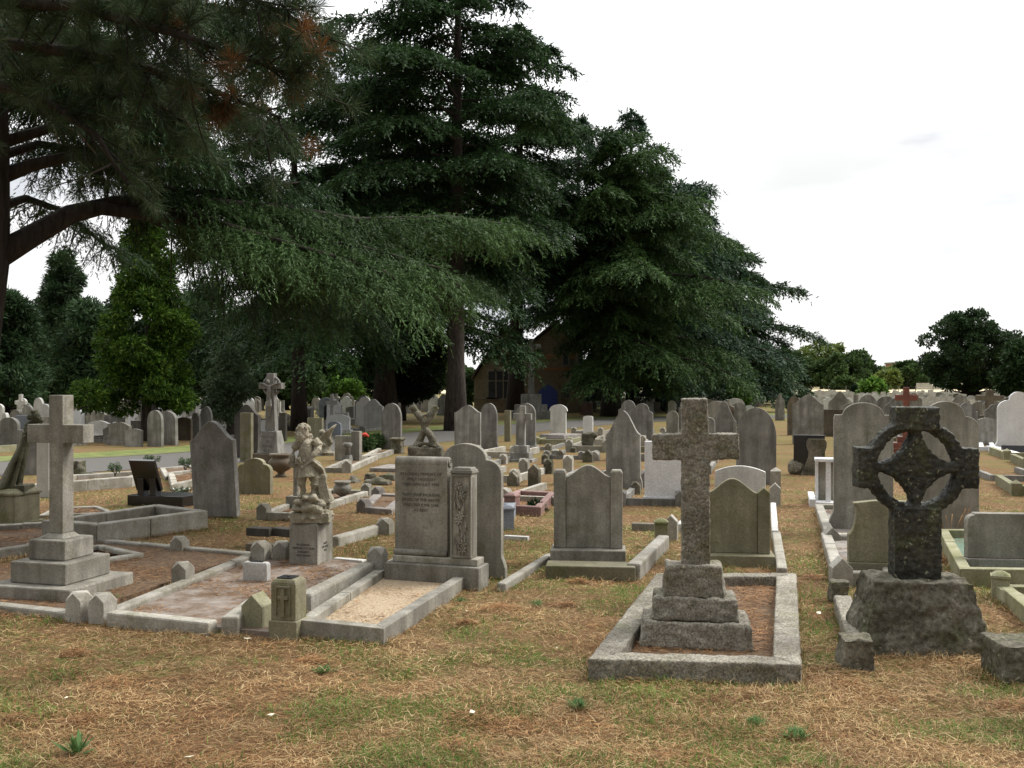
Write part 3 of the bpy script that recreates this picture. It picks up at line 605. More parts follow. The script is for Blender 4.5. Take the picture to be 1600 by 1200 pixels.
for i, (px0, px1, pt, pb_, Y, lf, lb) in enumerate([
    (1219, 1242, 597, 609, 190, 'broadyellow', 'yellow green round shrub at the meadow edge'), (1300, 1336, 594, 606, 260, 'broad', 'spreading green shrub beyond the meadow'),
    (1368, 1418, 582, 604, 270, 'broadyellow', 'wide brownish shrub beyond the meadow'), (1345, 1380, 596, 618, 110, 'bright', 'loose bright green shrub among the far graves'),
    (1140, 1170, 606, 636, 56, 'bright', 'bright green shrub growing through the graves by the granite cross'), (1180, 1200, 600, 622, 90, 'broad', 'small green shrub right of the last cedar'),
    (1560, 1610, 580, 612, 95, 'bright', 'yellow green hedge bush under the oak'), (1060, 1130, 596, 622, 100, 'broad', 'low green hedge under the last cedar')]):
    crown_at(px0, px1, pt, pb_, Y, 2600, .006 * Y, .0035 * Y, 14, 100 + i, 'shrub', lb, 'shrub', lf, tr=.05, group=GS, rb=(.4, .65))
for i, (px, Y, pt, w) in enumerate([(1255, 105, 607, 5.5), (1334, 120, 603, 4), (1246, 62, 612, 1.5)]):
    if i == 2: continue
    cr = blobs([(0, 0, zat(pt, Y) * .5)], [w * Y / F], 1600, .25, .14, shell=.7, squash=zat(pt, Y) * .5 / (w * Y / F))
    o = link('topiary_bush', mesh_np('topiary_bush', cr, 4), M['darkshrub'], None, 0, (pxX(px, Y), Y, 0))
    tag(o, ['clipped dark egg shaped bush behind the streaked headstone', 'small clipped dark cone bush in front of the meadow'][i], 'bush')

# ------------------------------------------------------------------ chapel
Yc = 55.0
brick, bnt, bout = mat_base('brown_brick')
bt = coords(bnt, rand=False); bk = N(bnt, 'ShaderNodeTexBrick', Scale=4.0); bk.inputs['Color1'].default_value = (.23, .18, .11, 1); bk.inputs['Color2'].default_value = (.15, .115, .07, 1); bk.inputs['Mortar'].default_value = (.14, .12, .1, 1)
bk.inputs['Mortar Size'].default_value = .02
rt = N(bnt, 'ShaderNodeMapping'); rt.inputs['Rotation'].default_value = (math.radians(90), 0, 0); L(bnt, bt.outputs[0], rt.inputs[0]); L(bnt, rt.outputs[0], bk.inputs['Vector'])
bb = N(bnt, 'ShaderNodeBsdfPrincipled', Roughness=.9); L(bnt, bk.outputs['Color'], bb.inputs['Base Color']); L(bnt, bb.outputs[0], bout.inputs[0])
tile = simple('roof_tiles', (.05, .04, .035), (.10, .08, .065), 6, .9, .3)
trim = simple('stone_trim', (.14, .125, .095), (.23, .20, .155), 6, .9, .2)
redb = simple('orange_brick_band', (.25, .12, .055), (.33, .17, .08), 14, .9, .2)
glass = simple('dark_window_glass', (.01, .012, .015), (.02, .024, .03), 3, .25, .02, spec=.5)
blue = simple('blue_painted_boards', (.045, .07, .26), (.06, .095, .33), 5, .6, .1)
t = thing('chapel', 'small dark brick chapel with steep roof and blue door behind the cedars', 'chapel', (pxX(820, Yc), Yc, 0))
s = Yc / F
w = MB()
w.prism([(-80 * s, 0), (0, 0), (0, 3.0), (-30 * s, 4.7), (-78 * s, 2.0), (-80 * s, 1.9)], .6, 9)
part('nave_wall', w, brick, t)
r = MB(); r.prism([(-84 * s, 1.85), (-30 * s, 4.85), (10 * s, 2.9), (10 * s, 3.05), (-30 * s, 5.0), (-86 * s, 1.92)], .45, 9.2); part('nave_roof', r, tile, t)
w = MB(); w.prism([(-8 * s, 0), (84 * s, 0), (84 * s, 3.4), (50 * s, 4.9), (-8 * s, 3.3)], 0, 7); part('tower_wall', w, brick, t)
r = MB(); r.prism([(-11 * s, 3.2), (50 * s, 5.05), (88 * s, 3.25), (88 * s, 3.4), (50 * s, 5.22), (-11 * s, 3.35)], -.15, 7.2); part('tower_roof', r, tile, t)
w = MB(); w.prism([(84 * s, 0), (93 * s, 0), (93 * s, 1.7), (84 * s, 3.0)], .1, .8); part('buttress', w, brick, t)
w = MB(); w.box(79 * s, 83.8 * s, -.12, .1, 2.6, 2.95).prism([(78.5 * s, 2.95), (84.3 * s, 2.95), (81.4 * s, 3.5)], -.14, .12); part('pinnacle', w, trim, t)
w = MB(); w.box(30 * s, 78 * s, -.03, .05, 3.0, 3.25).box(30 * s, 78 * s, -.03, .05, 2.35, 2.5); part('orange_band', w, redb, t)
w = MB(); w.box(-80.5 * s, -40 * s, .55, .7, .75, .85); part('string_course', w, trim, t)
def arch(x0, x1, z0, z1, rise, n=8, ptd=True):
    pts = [(x0, z0), (x1, z0), (x1, z1 - rise)]
    for i in range(1, n):
        u = i / n; x = x1 + (x0 - x1) * u; pts.append((x, z1 - rise + rise * (1 - abs(2 * u - 1) ** (1.5 if ptd else 2.2))))
    pts.append((x0, z1 - rise)); return pts
def window(x0, x1, z0, z1, mull, yf):
    fr = part('window', MB().prism([(x0 - .12, z0 - .12), (x1 + .12, z0 - .12), (x1 + .12, z1 + .12), (x0 - .12, z1 + .12)], yf - .05, yf + .03), trim, t)
    part('pane', MB().box(x0, x1, yf - .062, yf - .045, z0, z1), glass, fr)
    for i in range(1, mull): x = x0 + (x1 - x0) * i / mull; part('mullion', MB().box(x - .035, x + .035, yf - .085, yf - .058, z0, z1), trim, fr)
    if mull > 1: part('transom', MB().box(x0, x1, yf - .08, yf - .056, z0 + (z1 - z0) * .62, z0 + (z1 - z0) * .62 + .06), trim, fr)
window(-57 * s, -22 * s, zat(622, Yc), zat(580, Yc), 3, .6)
window(61 * s, 69 * s, zat(621, Yc), zat(601, Yc), 1, 0)
window(60 * s, 67 * s, zat(570, Yc), zat(551, Yc), 1, 0)
fr = part('door_frame', MB().prism(arch(15 * s, 57 * s, -.05, zat(594, Yc), .55), -.09, .03), trim, t)
dr = part('door', MB().prism(arch(21 * s, 51 * s, -.02, zat(601, Yc), .42), -.12, -.085), blue, t)
for i in range(1, 6): part('door_board_joint', MB().box((21 + 5 * i) * s - .008, (21 + 5 * i) * s + .008, -.124, -.118, .02, 1.2), simple('dark_joint' + str(i), (.01, .015, .06), (.015, .02, .08)), dr) if False else None
part('handle', MB().ball((46 * s, -.14, .75), .035, 8, 6), M['black'], dr)

# far brick roof block on the horizon
t = thing('brick_building', 'brick rooftop just showing above the far trees', 'building', (pxX(1408, 420), 420, 0))
part('wall', MB().box(-3.6, 3.6, 0, 8, 0, zat(569, 420)), redb, t); part('roof', MB().box(-4.0, 4.0, -.4, 8.4, zat(569, 420) + .002, zat(566, 420)), trim, t)
for x in (-2, 0, 2): part('window', MB().box(x - .5, x + .5, -.05, .05, 8.2, 9.6), glass, t)
# ------------------------------------------------------------------ grave builders
KERBS = []          # outer plan quads, so that loose blades keep off the stone; beds get their own litter
BEDS = []
def half(kind, a, h, hs=None, b=None, flare=0.0, fh=.17):
    """right half of a headstone outline from the ground up"""
    p = []
    if flare: p += [(a + flare, 0), (a + flare * .95, h * fh * .45), (a + flare * .55, h * fh * .7), (a + flare * .12, h * fh * .9), (a, h * fh)]
    else: p += [(a, 0)]
    hs = h * .8 if hs is None else hs; b = a * .6 if b is None else b
    if kind == 'flat': p += [(a, h)]
    elif kind == 'segment': p += [(a, hs)] + [(a * math.cos(t), hs + (h - hs) * math.sin(t)) for t in [math.radians(k) for k in range(12, 90, 13)]]
    elif kind == 'bow': p += [(a, hs)] + [(a * (1 - k / 8), h - (h - hs) * (1 - k / 8) ** 2) for k in range(1, 8)]
    elif kind == 'round': p += [(a * math.cos(t), hs + (h - hs) * math.sin(t)) for t in [math.radians(k) for k in range(0, 90, 9)]]
    elif kind == 'pointed': p += [(a * (1 - (k / 10) ** 1.7), hs + (h - hs) * math.sin(math.pi / 2 * (k / 10)) ** .9) for k in range(0, 10)]
    elif kind == 'ogee': p += [(a * (1 - k / 14), hs + (h - hs) * (.5 - .5 * math.cos(math.pi * (k / 14) ** 1.0)) ** .85) for k in range(0, 14)]
    elif kind == 'shoulder': p += [(a, hs * .965), (a * .97, hs)] + [(b * 1.02, hs)] + [(b * math.cos(t), hs + (h - hs) * math.sin(t)) for t in [math.radians(k) for k in range(10, 90, 10)]]
    elif kind == 'double':
        r = a - b; p += [(b + r * math.cos(t), hs - r * .9 + r * .9 * math.sin(t)) for t in [math.radians(k) for k in range(0, 91, 15)]]
        p += [(b * .98, hs + .01)] + [(b * .98 * math.cos(t), hs + .01 + (h - hs - .01) * math.sin(t)) for t in [math.radians(k) for k in range(8, 90, 10)]]
    elif kind == 'scoop': p += [(a, hs * .5)] + [(a - (a - b) * math.sin(t), hs * .5 + (hs * .5) * (1 - math.cos(t))) for t in [math.radians(k) for k in range(10, 91, 16)]] + [(b * 1.08, hs + .01), (b * 1.08, hs + .03), (b * .5, h)]
    elif kind == 'corner': p += [(a, hs - a * .12)] + [(a - a * .12 * (1 - math.cos(t)), hs - a * .12 + a * .12 * math.sin(t)) for t in [math.radians(k) for k in range(15, 91, 15)]] + [(a * .86, h)]
    elif kind == 'waist': p += [(a * .72, h * .25), (a * .5, h * .5), (a * .48, h * .62), (a * .6, h * .78), (a * .62, h * .9), (a * .5, h)]
    return p
def outl(kind, w, h, **k):
    r = half(kind, w / 2, h, **k); l = [(-x, z) for x, z in reversed(r) if x > 1e-4]
    top = [] if kind in ('flat', 'scoop', 'waist', 'corner') else [(0, h)]
    return [(x, z) for x, z in r] + top + l
def frame(lx, rx, by, a):
    """world centre of the front foot line, its width"""
    P = G((lx + rx) / 2, by); u = U(a); tl = solve(P, u, lx); tr = solve(P, u, rx); return P + u * (tl + tr) / 2, tr - tl
def hs(lx, rx, by, ty, kind, mat, label, th=.085, a=A0, name='headstone', group=None, lean=0, tilt=0, bev=None, base=None, cat='headstone', hsr=None, pil=None, panel=False, text=None, **k):
    P, w = frame(lx, rx, by, a); Y = P.y; h = zat(ty, Y)
    if hsr: k['hs'] = (h - (base[1] if base else 0)) * hsr
    near = Y < 15; bev = (.007 if near else 0) if bev is None else bev
    b0 = base[1] if base else 0
    mb = MB().prism([(x, z + b0) for x, z in outl(kind, w, h - b0, **k)], 0, th)
    if not base and not pil and not text and not panel:
        o = single(name, mb, M[mat], label, cat, P, a, group, bev)
    else:
        o = thing(name, label, cat, P, a, group); part('slab', mb, M[mat], o, bev)
        if base: part('base', MB().box(-w / 2 - base[0], w / 2 + base[0], -base[0], th + base[0] * .8, -.02, base[1]), M[mat], o, bev)
        if pil:
            pw, pt, top = pil
            for s in (-1, 1):
                x0 = s * (w / 2 + pw) if s < 0 else w / 2; m = MB(); z1 = zat(pt, Y)
                if top == 'gable': m.prism([(x0, b0), (x0 + pw, b0), (x0 + pw, z1 - pw * .45), (x0 + pw * .5, z1), (x0, z1 - pw * .45)], -.025, th + .02)
                else: m.box(x0, x0 + pw, -.025, th + .02, b0, z1 - .02).box(x0 + .001, x0 + pw - .001, -.024, th + .019, z1 - .02, z1, .014, .014)
                part('pilaster', m, M[mat], o, bev)
        if panel:
            part('carved_panel', MB().prism([(x * .8, .12 * h + b0 + z * .78) for x, z in outl(kind, w, h - b0, **k)], -.006, .004), M[mat], o, .003)
        if text:
            me = text_mesh(*text); me.transform(Matrix.Translation((0, -.002, h * .72))); part('inscription', me, M['letter'], o)
    o.rotation_euler = (math.radians(lean), math.radians(tilt), -a); return o

def post(mb, x, y, a, s, h, kind, sy=None, z0=-.03):
    k0 = len(mb.v); q = s / 2; sy = (sy or s) / 2
    if kind == 'gable':      # four little gables, ridges crossing
        e = h - s * .42; mb.box(-q, q, -sy, sy, z0, e)
        vs = [(-q, -sy, e), (q, -sy, e), (q, sy, e), (-q, sy, e), (0, -sy, h), (q, 0, h), (0, sy, h), (-q, 0, h), (0, 0, h - s * .04)]
        mb.add(vs, [(0, 1, 4), (1, 2, 5), (2, 3, 6), (3, 0, 7), (0, 4, 8, 7), (4, 1, 5, 8), (8, 5, 2, 6), (7, 8, 6, 3)])
    elif kind == 'ridge':
        mb.prism([(-q, z0), (q, z0), (q, h - s * .5), (0, h), (-q, h - s * .5)], -sy, sy)
    elif kind == 'dome':
        mb.box(-q, q, -sy, sy, z0, h - .055).box(-q - .008, q + .008, -sy - .008, sy + .008, h - .055, h - .03)
        for i, (r, z) in enumerate([(1, h - .03), (.85, h - .014), (.5, h)]): pass
        mb.box(-q, q, -sy, sy, h - .03, h - .012, .022, .022).box(-q + .022, q - .022, -sy + .022, sy - .022, h - .012, h, .03, .03)
    elif kind == 'pyr': mb.box(-q, q, -sy, sy, z0, h - s * .35).box(-q, q, -sy, sy, h - s * .35, h, q * .95, sy * .95)
    else: mb.box(-q, q, -sy, sy, z0, h)
    mb.moved(k0, Matrix.Translation((x, y, 0)) @ Matrix.Rotation(-a, 4, 'Z')); return mb
def kerb(pts, h, rw, mat, label, bed=None, bedz=.03, sides='FRBL', posts=(), ph=None, ps=None, group=None, cham=True, name='grave_kerb', raw=False, litter=1.0):
    """pts: outer top corners as photo points (front left, front right, back right, back left) at height h, or world points"""
    W = [Vector(p) if raw else G(p[0], p[1], h) for p in pts]; o0 = W[0].copy(); W = [w - o0 for w in W]
    cen = sum(W, Vector((0, 0))) / 4
    def inner(i):
        a, b, c = W[i - 1], W[i], W[(i + 1) % 4]; e1 = (a - b).normalized(); e2 = (c - b).normalized(); s = abs(e1.x * e2.y - e1.y * e2.x)
        return b + (e1 + e2) * rw / max(s, .3)
    I = [inner(i) for i in range(4)]
    t = thing(name, label, 'grave kerb', o0, 0, group); near = o0.y < 16
    E = {'F': (0, 1), 'R': (1, 2), 'B': (2, 3), 'L': (3, 0)}
    for sd_ in sides:
        i, j = E[sd_]; jit = rng.uniform(-.003, .003); km = MB(); ln = (W[j] - W[i]).length; ns = 1 if not near or ln < 1.0 else 2 if ln < 2.1 else 3
        cuts = [0] + [(q_ + rng.uniform(-.12, .12)) / ns for q_ in range(1, ns)] + [1]
        for q_ in range(ns):       # the rail is laid in lengths with open joints
            a_, b_ = cuts[q_] + (.0025 / ln if q_ else 0), cuts[q_ + 1] - (.0025 / ln if q_ < ns - 1 else 0); dz = rng.uniform(-.005, .004) if q_ else 0; of = (W[j] - W[i]).orthogonal().normalized() * (rng.uniform(-.004, .004) if q_ else 0)
            km.poly([W[i].lerp(W[j], a_) + of, W[i].lerp(W[j], b_) + of, I[i].lerp(I[j], b_) + of, I[i].lerp(I[j], a_) + of], -.05, h + jit + dz)
        part('kerb_rail', km, M[mat], t, (.014 if cham else .006) if near else 0)
    a = math.atan2(-(W[1] - W[0]).y, (W[1] - W[0]).x)
    for pc in posts:
        i, kind = pc[0], pc[1]; dx, dy = (pc[2], pc[3]) if len(pc) > 3 else (0, 0)
        c = I[i] * .55 + W[i] * .45; part('corner_post', post(MB(), c.x + dx, c.y + dy, a, ps or rw * 1.35, ph or h * 2, kind), M[mat], t, .005 if near else 0)
    if bed:
        part('bed', MB().poly([Vector(p) for p in I], -.02, bedz), M[bed], t)
        if near and litter: BEDS.append(([p + o0 for p in I], bedz, t, litter, bed))
    KERBS.append([w + o0 for w in W]); return t

# ------------------------------------------------------------------ foreground, left to right
# latin cross on three steps
a = A0; P = G(109, 946); u, d = U(a), D(a); c0 = P - u * .375 + d * .365
t = thing('cross_monument', 'tall plain latin cross on three square steps, front left', 'cross monument', c0, a)
for (hw, z0, z1, hd) in ((.375, -.03, .11, .365), (.245, .11, .272, .255), (.165, .272, .425, .163)): part('step', MB().box(-hw, hw, -hd, hd, z0, z1), M['lime'], t, .012)
part('cross', MB().box(-.1, .1, -.1, .1, .425, .462, .034, .036).prism([(-.062, .462), (.062, .462), (.062, 1.15), (.245, 1.15), (.245, 1.29), (.062, 1.29), (.062, 1.515), (-.062, 1.515), (-.062, 1.29), (-.262, 1.29), (-.262, 1.15), (-.062, 1.15)], -.062, .062), M['lime'], t, .006)
KERBS.append([c0 + u * x + d * y for x, y in ((-.38, -.37), (.38, -.37), (.38, .37), (-.38, .37))])
kerb([(-190, 925), (124, 959), (400, 862), (130, 838)], .05, .10, 'kerb', 'low kerb round the grave of the front left cross', 'beddirt', .02, posts=((1, 'gable', .02, -.02),), ph=.19, ps=.13, sides='FB')
kerb([(150, 956), (432, 985), (600, 874), (430, 846)], .07, .10, 'kerb', 'kerb stone and earth bed of the child statue grave with a gabled post at its corner', 'slatedirt', .025, posts=((0, 'gable', -.03, 0),), ph=.19, ps=.13, sides='L')
v = G(325, 994) - G(160, 976); single('kerb_stone', MB().box(.03, v.length, 0, .10, -.03, .085), M['kerb'], 'low front kerb stone of the child statue grave', 'kerb stone', G(160, 976), math.atan2(-v.y, v.x), bev=.014)
single('kerb_post', post(MB(), 0, 0, a, .13, .19, 'gable'), M['kerb'], 'gabled kerb post halfway up the rail behind the front left cross', 'kerb post', G(286, 915), 0, bev=.005)
single('kerb_post', post(MB(), 0, 0, a, .13, .15, 'gable'), M['kerb'], 'gabled kerb post standing alone in dry grass left of the fallen kerb stones', 'kerb post', G(281, 862), 0, bev=.005)
# rails of the child statue grave
kr = G(345, 975); ke = G(402, 948)
def rail(p0, p1, w, h, mat, label, z=0, bev=.014, name='kerb_stone', cat='kerb stone', roll=0):
    v = p1 - p0; ln = v.length; a_ = math.atan2(v.x, v.y)
    return single(name, MB().box(-w / 2, w / 2, 0, ln, z - .03, h), M[mat], label, cat, p0, a_, bev=bev)
rail(G(358, 992), G(402, 958), .11, .115, 'kerb', 'short loose kerb stone in front of the gabled post by the vase block')
single('kerb_post', post(MB(), 0, 0, a, .15, .235, 'ridge'), M['kerbgreen'], 'gabled green stained kerb post left of the block with the carved cross', 'kerb post', G(402, 982), 0, bev=.005)
rail(G(475, 962), G(590, 900), .11, .155, 'kerb', 'high kerb stone running back from the carved cross block to the scroll headstone', bev=.02)
single('kerb_post', post(MB(), 0, 0, a, .13, .27, 'gable'), M['kerb'], 'gabled kerb post beside the base of the scroll headstone', 'kerb post', G(590, 906), 0, bev=.005)
# grave with the scroll headstone
kerb([(462, 968), (599, 982), (746, 888), (618, 868)], .098, .085, 'lime', 'kerb with a lipped top round pale gravel before the scroll headstone', 'gravel', .035, sides='FRL', cham=False, litter=.35)
def px_to_local(P, a, px):      # distance along the front line through P
    return solve(P, U(a), px)
a = math.radians(18); P = G(748, 922)
w0 = -solve(P, U(a), 600); t = thing('scroll_headstone', 'scroll shaped headstone with a carved lily pilaster at its right', 'headstone', P, a)
dp = solve(P, D(a), 764)
part('base', MB().box(-w0, 0, 0, dp, -.03, .17), M['lime'], t, .008)
part('base_step', MB().box(-w0 + .05, -.03, .05, dp - .03, .17, .225), M['lime'], t, .008)
Pm = P + D(a) * .09; xl = solve(Pm, U(a), 617); xr = solve(Pm, U(a), 699); zt = zat(716, Pm.y)
slab = MB().box(xl, xr, .09, .20, .225, zt - .05)
k0 = len(slab.v); slab.lathe([(.048, xl), (.048, xr)], 0, 0, 20); slab.moved(k0, Matrix.Translation((0, .135, zt - .048)) @ Matrix.Rotation(math.radians(90), 4, 'Y'))
part('scroll', slab, M['lime'], t, .004)
bt_ = MB(); k0 = len(bt_.v); bt_.lathe([(.025, xl), (.025, xr)], 0, 0, 14); bt_.moved(k0, Matrix.Translation((0, .085, .25)) @ Matrix.Rotation(math.radians(90), 4, 'Y')); part('lower_roll', bt_, M['lime'], t)
sp = MB(); pts = [(xr + .004, .135 + .034 * (1 - q / 26) * math.cos(q * .55), zt - .048 + .034 * (1 - q / 26) * math.sin(q * .55)) for q in range(24)]; sp.tube(pts, .005, 6); part('spiral', sp, M['lime'], t)
ins = text_mesh(['IN LOVING MEMORY OF', 'EMILY DICKSON', 'DIED 20TH JULY 1934', '', 'MARY JANE DICKSON', 'SISTER OF THE ABOVE', 'DIED 3RD JUNE 1940', 'AT REST'], .033, 1.25, .001)
ins.transform(Matrix.Translation(((xl + xr) / 2, .088, zt - .15))); part('inscription', ins, M['letter'], t)
Pq = P + D(a) * .05; x0 = solve(Pq, U(a), 704); x1 = solve(Pq, U(a), 736); zp = zat(741, Pq.y)
pl = part('pilaster', MB().box(x0, x1, .055, .19, .225, zp), M['lime'], t, .006)
part('cap', MB().box(x0 - .004, x1 + .012, .045, .20, zp, zp + .028, .006, .006).box(x0 + .01, x1 - .002, .06, .19, zp + .028, zp + .045, .01, .01), M['lime'], pl, .004)
fr = MB(); xm0, xm1 = x0 + .018, x1 - .018
for bx in ((x0 + .004, xm0), (xm1, x1 - .004)): fr.box(bx[0], bx[1], .045, .056, .235, zp - .008)
fr.box(xm0, xm1, .045, .056, .235, .25).box(xm0, xm1, .045, .056, zp - .024, zp - .008); part('moulding', fr, M['lime'], pl, .003)
ly = MB(); xc = (xm0 + xm1) / 2; lr = random.Random(5)
for st in range(3):
    xs = xc + (st - 1) * .03; ly.tube([(xs + .008 * math.sin(z * 14 + st), .052, z) for z in np.linspace(.25, zp - .10, 14)], .0035, 5)
for k in range(46):
    z = lr.uniform(.26, zp - .15); xs = xc + lr.uniform(-.045, .045); s_ = lr.choice([-1, 1]); ly.tube([(xs, .052, z), (xs + s_ * .012, .047, z + .035), (xs + s_ * .008, .051, z + .08)], [.003, .008, .002], 5)
for fz in (zp - .10, zp - .17, zp - .33, zp - .37, zp - .55, zp - .60):
    cx_ = xc + lr.uniform(-.025, .025)
    for k in range(6): q_ = k * 1.047 + fz * 9; ly.tube([(cx_, .05, fz), (cx_ + .02 * math.cos(q_), .042, fz + .02 * math.sin(q_)), (cx_ + .04 * math.cos(q_), .05, fz + .04 * math.sin(q_))], [.005, .009, .002], 5)
part('lily_carving', ly, M['lime'], pl)
part('side_panel', MB().box(x1, x1 + .004, .085, .165, .25, zp - .03), M['lime'], pl)
# block with carved cross and flower holder
a = A0; P = G(463, 997); xb = -solve(P, U(a), 419); yb = solve(P, D(a), 483)
t = thing('vase_block', 'stone block with a cross carved in its front and black flower holder on top', 'vase block', P, a)
part('plinth', MB().box(-xb, 0, 0, yb, -.03, .10), M['olive'], t, .006)
body = part('block', MB().box(-xb + .012, -.012, .012, yb - .012, .10, .335).box(-xb + .012, -.012, .012, yb - .012, .335, .36, .014, .014), M['olive'], t, .005)
xc = -xb / 2; cr = MB().box(xc - .05, xc + .05, .004, .0125, .305, .32).box(xc - .05, xc - .043, .004, .0125, .13, .305).box(xc + .043, xc + .05, .004, .0125, .13, .305)
cr.box(xc - .012, xc + .012, -.001, .0125, .125, .30).box(xc - .036, xc + .036, 0, .0125, .235, .258); part('cross_relief', cr, M['olive'], body, .002)
part('flower_holder', MB().box(-xb + .04, -.05, .035, yb - .04, .36, .368).lathe([(.012, .366), (.012, .374)], xc, yb / 2, 8), M['black_plastic'], body, .003)
# second vase block of pale marble on a slab
P = G(417, 915); xb = -solve(P, U(a), 379); yb = solve(P, D(a), 423)
t = thing('vase_block', 'small pale marble vase block on a flat slab before the child statue', 'vase block', P, a)
part('slab', MB().box(-xb - .05, .03, -.035, yb + .06, -.03, .028), M['slate'], t, .005); b_ = part('block', MB().box(-xb, 0, 0, yb, .028, .165).box(-xb, 0, 0, yb, .165, .18, .01, .01), M['pale'], t, .005)
hm = MB().box(-xb * .75, -xb * .22, yb * .25, yb * .75, .18, .186)
for k in range(9): hm.lathe([(.006, .18), (.006, .1885)], -xb * .7 + (k % 3) * .03, yb * .35 + (k // 3) * .02, 6)
part('flower_holder', hm, M['black_plastic'], b_)
KERBS.append([G(370, 918), G(425, 915), G(425, 890), G(380, 890)])
# fallen kerb stones
for i, (x0, y0, x1, y1, hh, zz) in enumerate([(383, 862, 452, 866, .10, 0), (384, 850, 420, 852, .185, .105), (421, 850, 456, 853, .185, .105)]):
    p0 = G(x0, y0 + 4); 
    v = G(x1, y1 + 4) - p0; single('fallen_kerb_stone', MB().box(0, v.length, 0, .13, zz - (.03 if zz == 0 else 0), hh), M['dark' if i else 'brownstone'], ['long dark fallen kerb stone lying under two shorter ones', 'left one of two short dark kerb stones stacked left of the child statue', 'right one of two short dark kerb stones stacked left of the child statue'][i], 'kerb stone', p0, math.atan2(-v.y, v.x) + (i - 1) * .05, bev=.008)
for i, (px, py) in enumerate([(408, 878), (442, 878)]): single('kerb_post', post(MB(), 0, 0, A0, .14, .19, 'gable'), M['kerb'], ['left', 'right'][i] + ' one of the gabled kerb posts just left of the child statue pedestal', 'kerb post', G(px, py), 0, bev=.005)
rail(G(522, 854), G(604, 830), .10, .10, 'kerb', 'lettered kerb stone running back right of the child statue', bev=.02)
single('kerb_post', post(MB(), 0, 0, A0, .15, .17, 'gable'), M['kerb'], 'gabled kerb post at the end of the lettered kerb stone', 'kerb post', G(602, 834), 0, bev=.005)
v = G(566, 882) - G(520, 878); single('kerb_stone', MB().box(0, v.length, 0, .07, -.03, .035), M['pale'], 'thin pale kerb stone flat in the grass right of the statue pedestal', 'kerb stone', G(520, 878), math.atan2(-v.y, v.x), bev=.005)

# ---- carved figures
def S(p0, Y0, px, py, dy=0.0): return ((px - p0) * Y0 / F, dy, H - (py - 600) * Y0 / F)
a = A0; P = G(496, 888); xb = -solve(P, U(a), 452); yb = solve(P, D(a), 520); zt = zat(822, P.y)
t = thing('child_statue', 'curly haired child in a tunic gathering flowers, on a lettered square pedestal', 'statue', P, a)
part('pedestal', MB().box(-xb, 0, 0, yb, -.03, zt).box(-xb, 0, 0, yb, zt, zt + .03, .03, .03), M['lime'], t, .005)
tm = text_mesh(['IN LOVING', 'MEMORY OF OUR', 'DARLING', 'BOY JOHN'], .026, 1.2, .001); tm.transform(Matrix.Translation((-xb / 2, -.002, zt * .52))); part('inscription', tm, M['letter'], t)
tm = text_mesh(['AGED', 'SIX YEARS', '1923'], .026, 1.2, .001); tm.transform(Matrix.Translation((0, 0, zt * .52)) @ Matrix.Rotation(math.radians(90), 4, 'Z')); tm.transform(Matrix.Translation((.002, yb / 2, 0))); part('inscription', tm, M['letter'], t)
Y0 = P.y + .12; p0 = 486; q = lambda px, py, dy=0.0: S(p0, Y0, px, py, dy); s = Y0 / F; lr = random.Random(9)
mb = MB()
for k in range(120):
    py = lr.uniform(775, 809); w_ = 17 + (py - 777) * .42; px = 487 + lr.uniform(-1, 1) * w_; mb.ball(q(px, py, lr.uniform(-.10, .11)), (lr.uniform(4, 9) * s, lr.uniform(5, 9) * s, lr.uniform(3, 7) * s), 10, 7)
mb.box(*(lambda A, B: (A[0], B[0], -.10, .12, B[2], A[2]))(q(457, 800), q(517, 815)))
mb.box(*(lambda A, B: (A[0], B[0], -.07, .09, B[2], A[2]))(q(468, 779), q(506, 812)))
rockmesh = carve(mb, .0055, .006, 26, 3, 1, .003, 70)
body = MB()
body.tube([q(480, 686), q(480, 692), q(479, 702), q(479, 714), q(480, 728), q(482, 746, -.01)], [(6 * s, 6 * s), (12 * s, 9 * s), (14 * s, 11.5 * s), (14 * s, 12 * s), (17 * s, 14 * s), (21 * s, 16 * s)], 20)
for k in range(15):   # folds of the tunic
    th_ = math.radians(lr.uniform(150, 395)); f = lambda r, py, x0: (x0 + r * s * math.cos(th_), r * s * .8 * math.sin(th_), q(0, py)[2])
    body.tube([f(10, 700, 0 - 6 * s), f(12, 716, -7 * s + lr.uniform(-.01, .01)), f(18, 746, -5 * s + lr.uniform(-.015, .015))], [.005, .008, .011], 7)
body.tube([q(469, 690), q(461, 700, -.01), q(457, 712, -.02), q(459, 722, -.03)], [7.5 * s, 6.4 * s, 5.4 * s, 4.4 * s], 10)
body.tube([q(491, 688), q(498, 696, -.01), q(498, 703, -.03), q(493, 709, -.06), q(490, 713, -.07)], [8 * s, 7.4 * s, 6.2 * s, 5 * s, 4.2 * s], 10)
for hx, hy, dy in ((459, 724, -.035), (489, 715, -.075)):
    body.ball(q(hx, hy, dy), (3.6 * s, 2.4 * s, 3.8 * s))
    for k in range(4): body.tube([q(hx - 2.4 + k * 1.6, hy + 1, dy - .008), q(hx - 2.6 + k * 1.7, hy + 4.5, dy - .012), q(hx - 1.5 + k * 1.2, hy + 6.2, dy - .004)], [.0055, .005, .004], 6)
    body.tube([q(hx + 3, hy - 1, dy), q(hx + 4.6, hy + 2.4, dy - .01)], [.006, .005], 6)
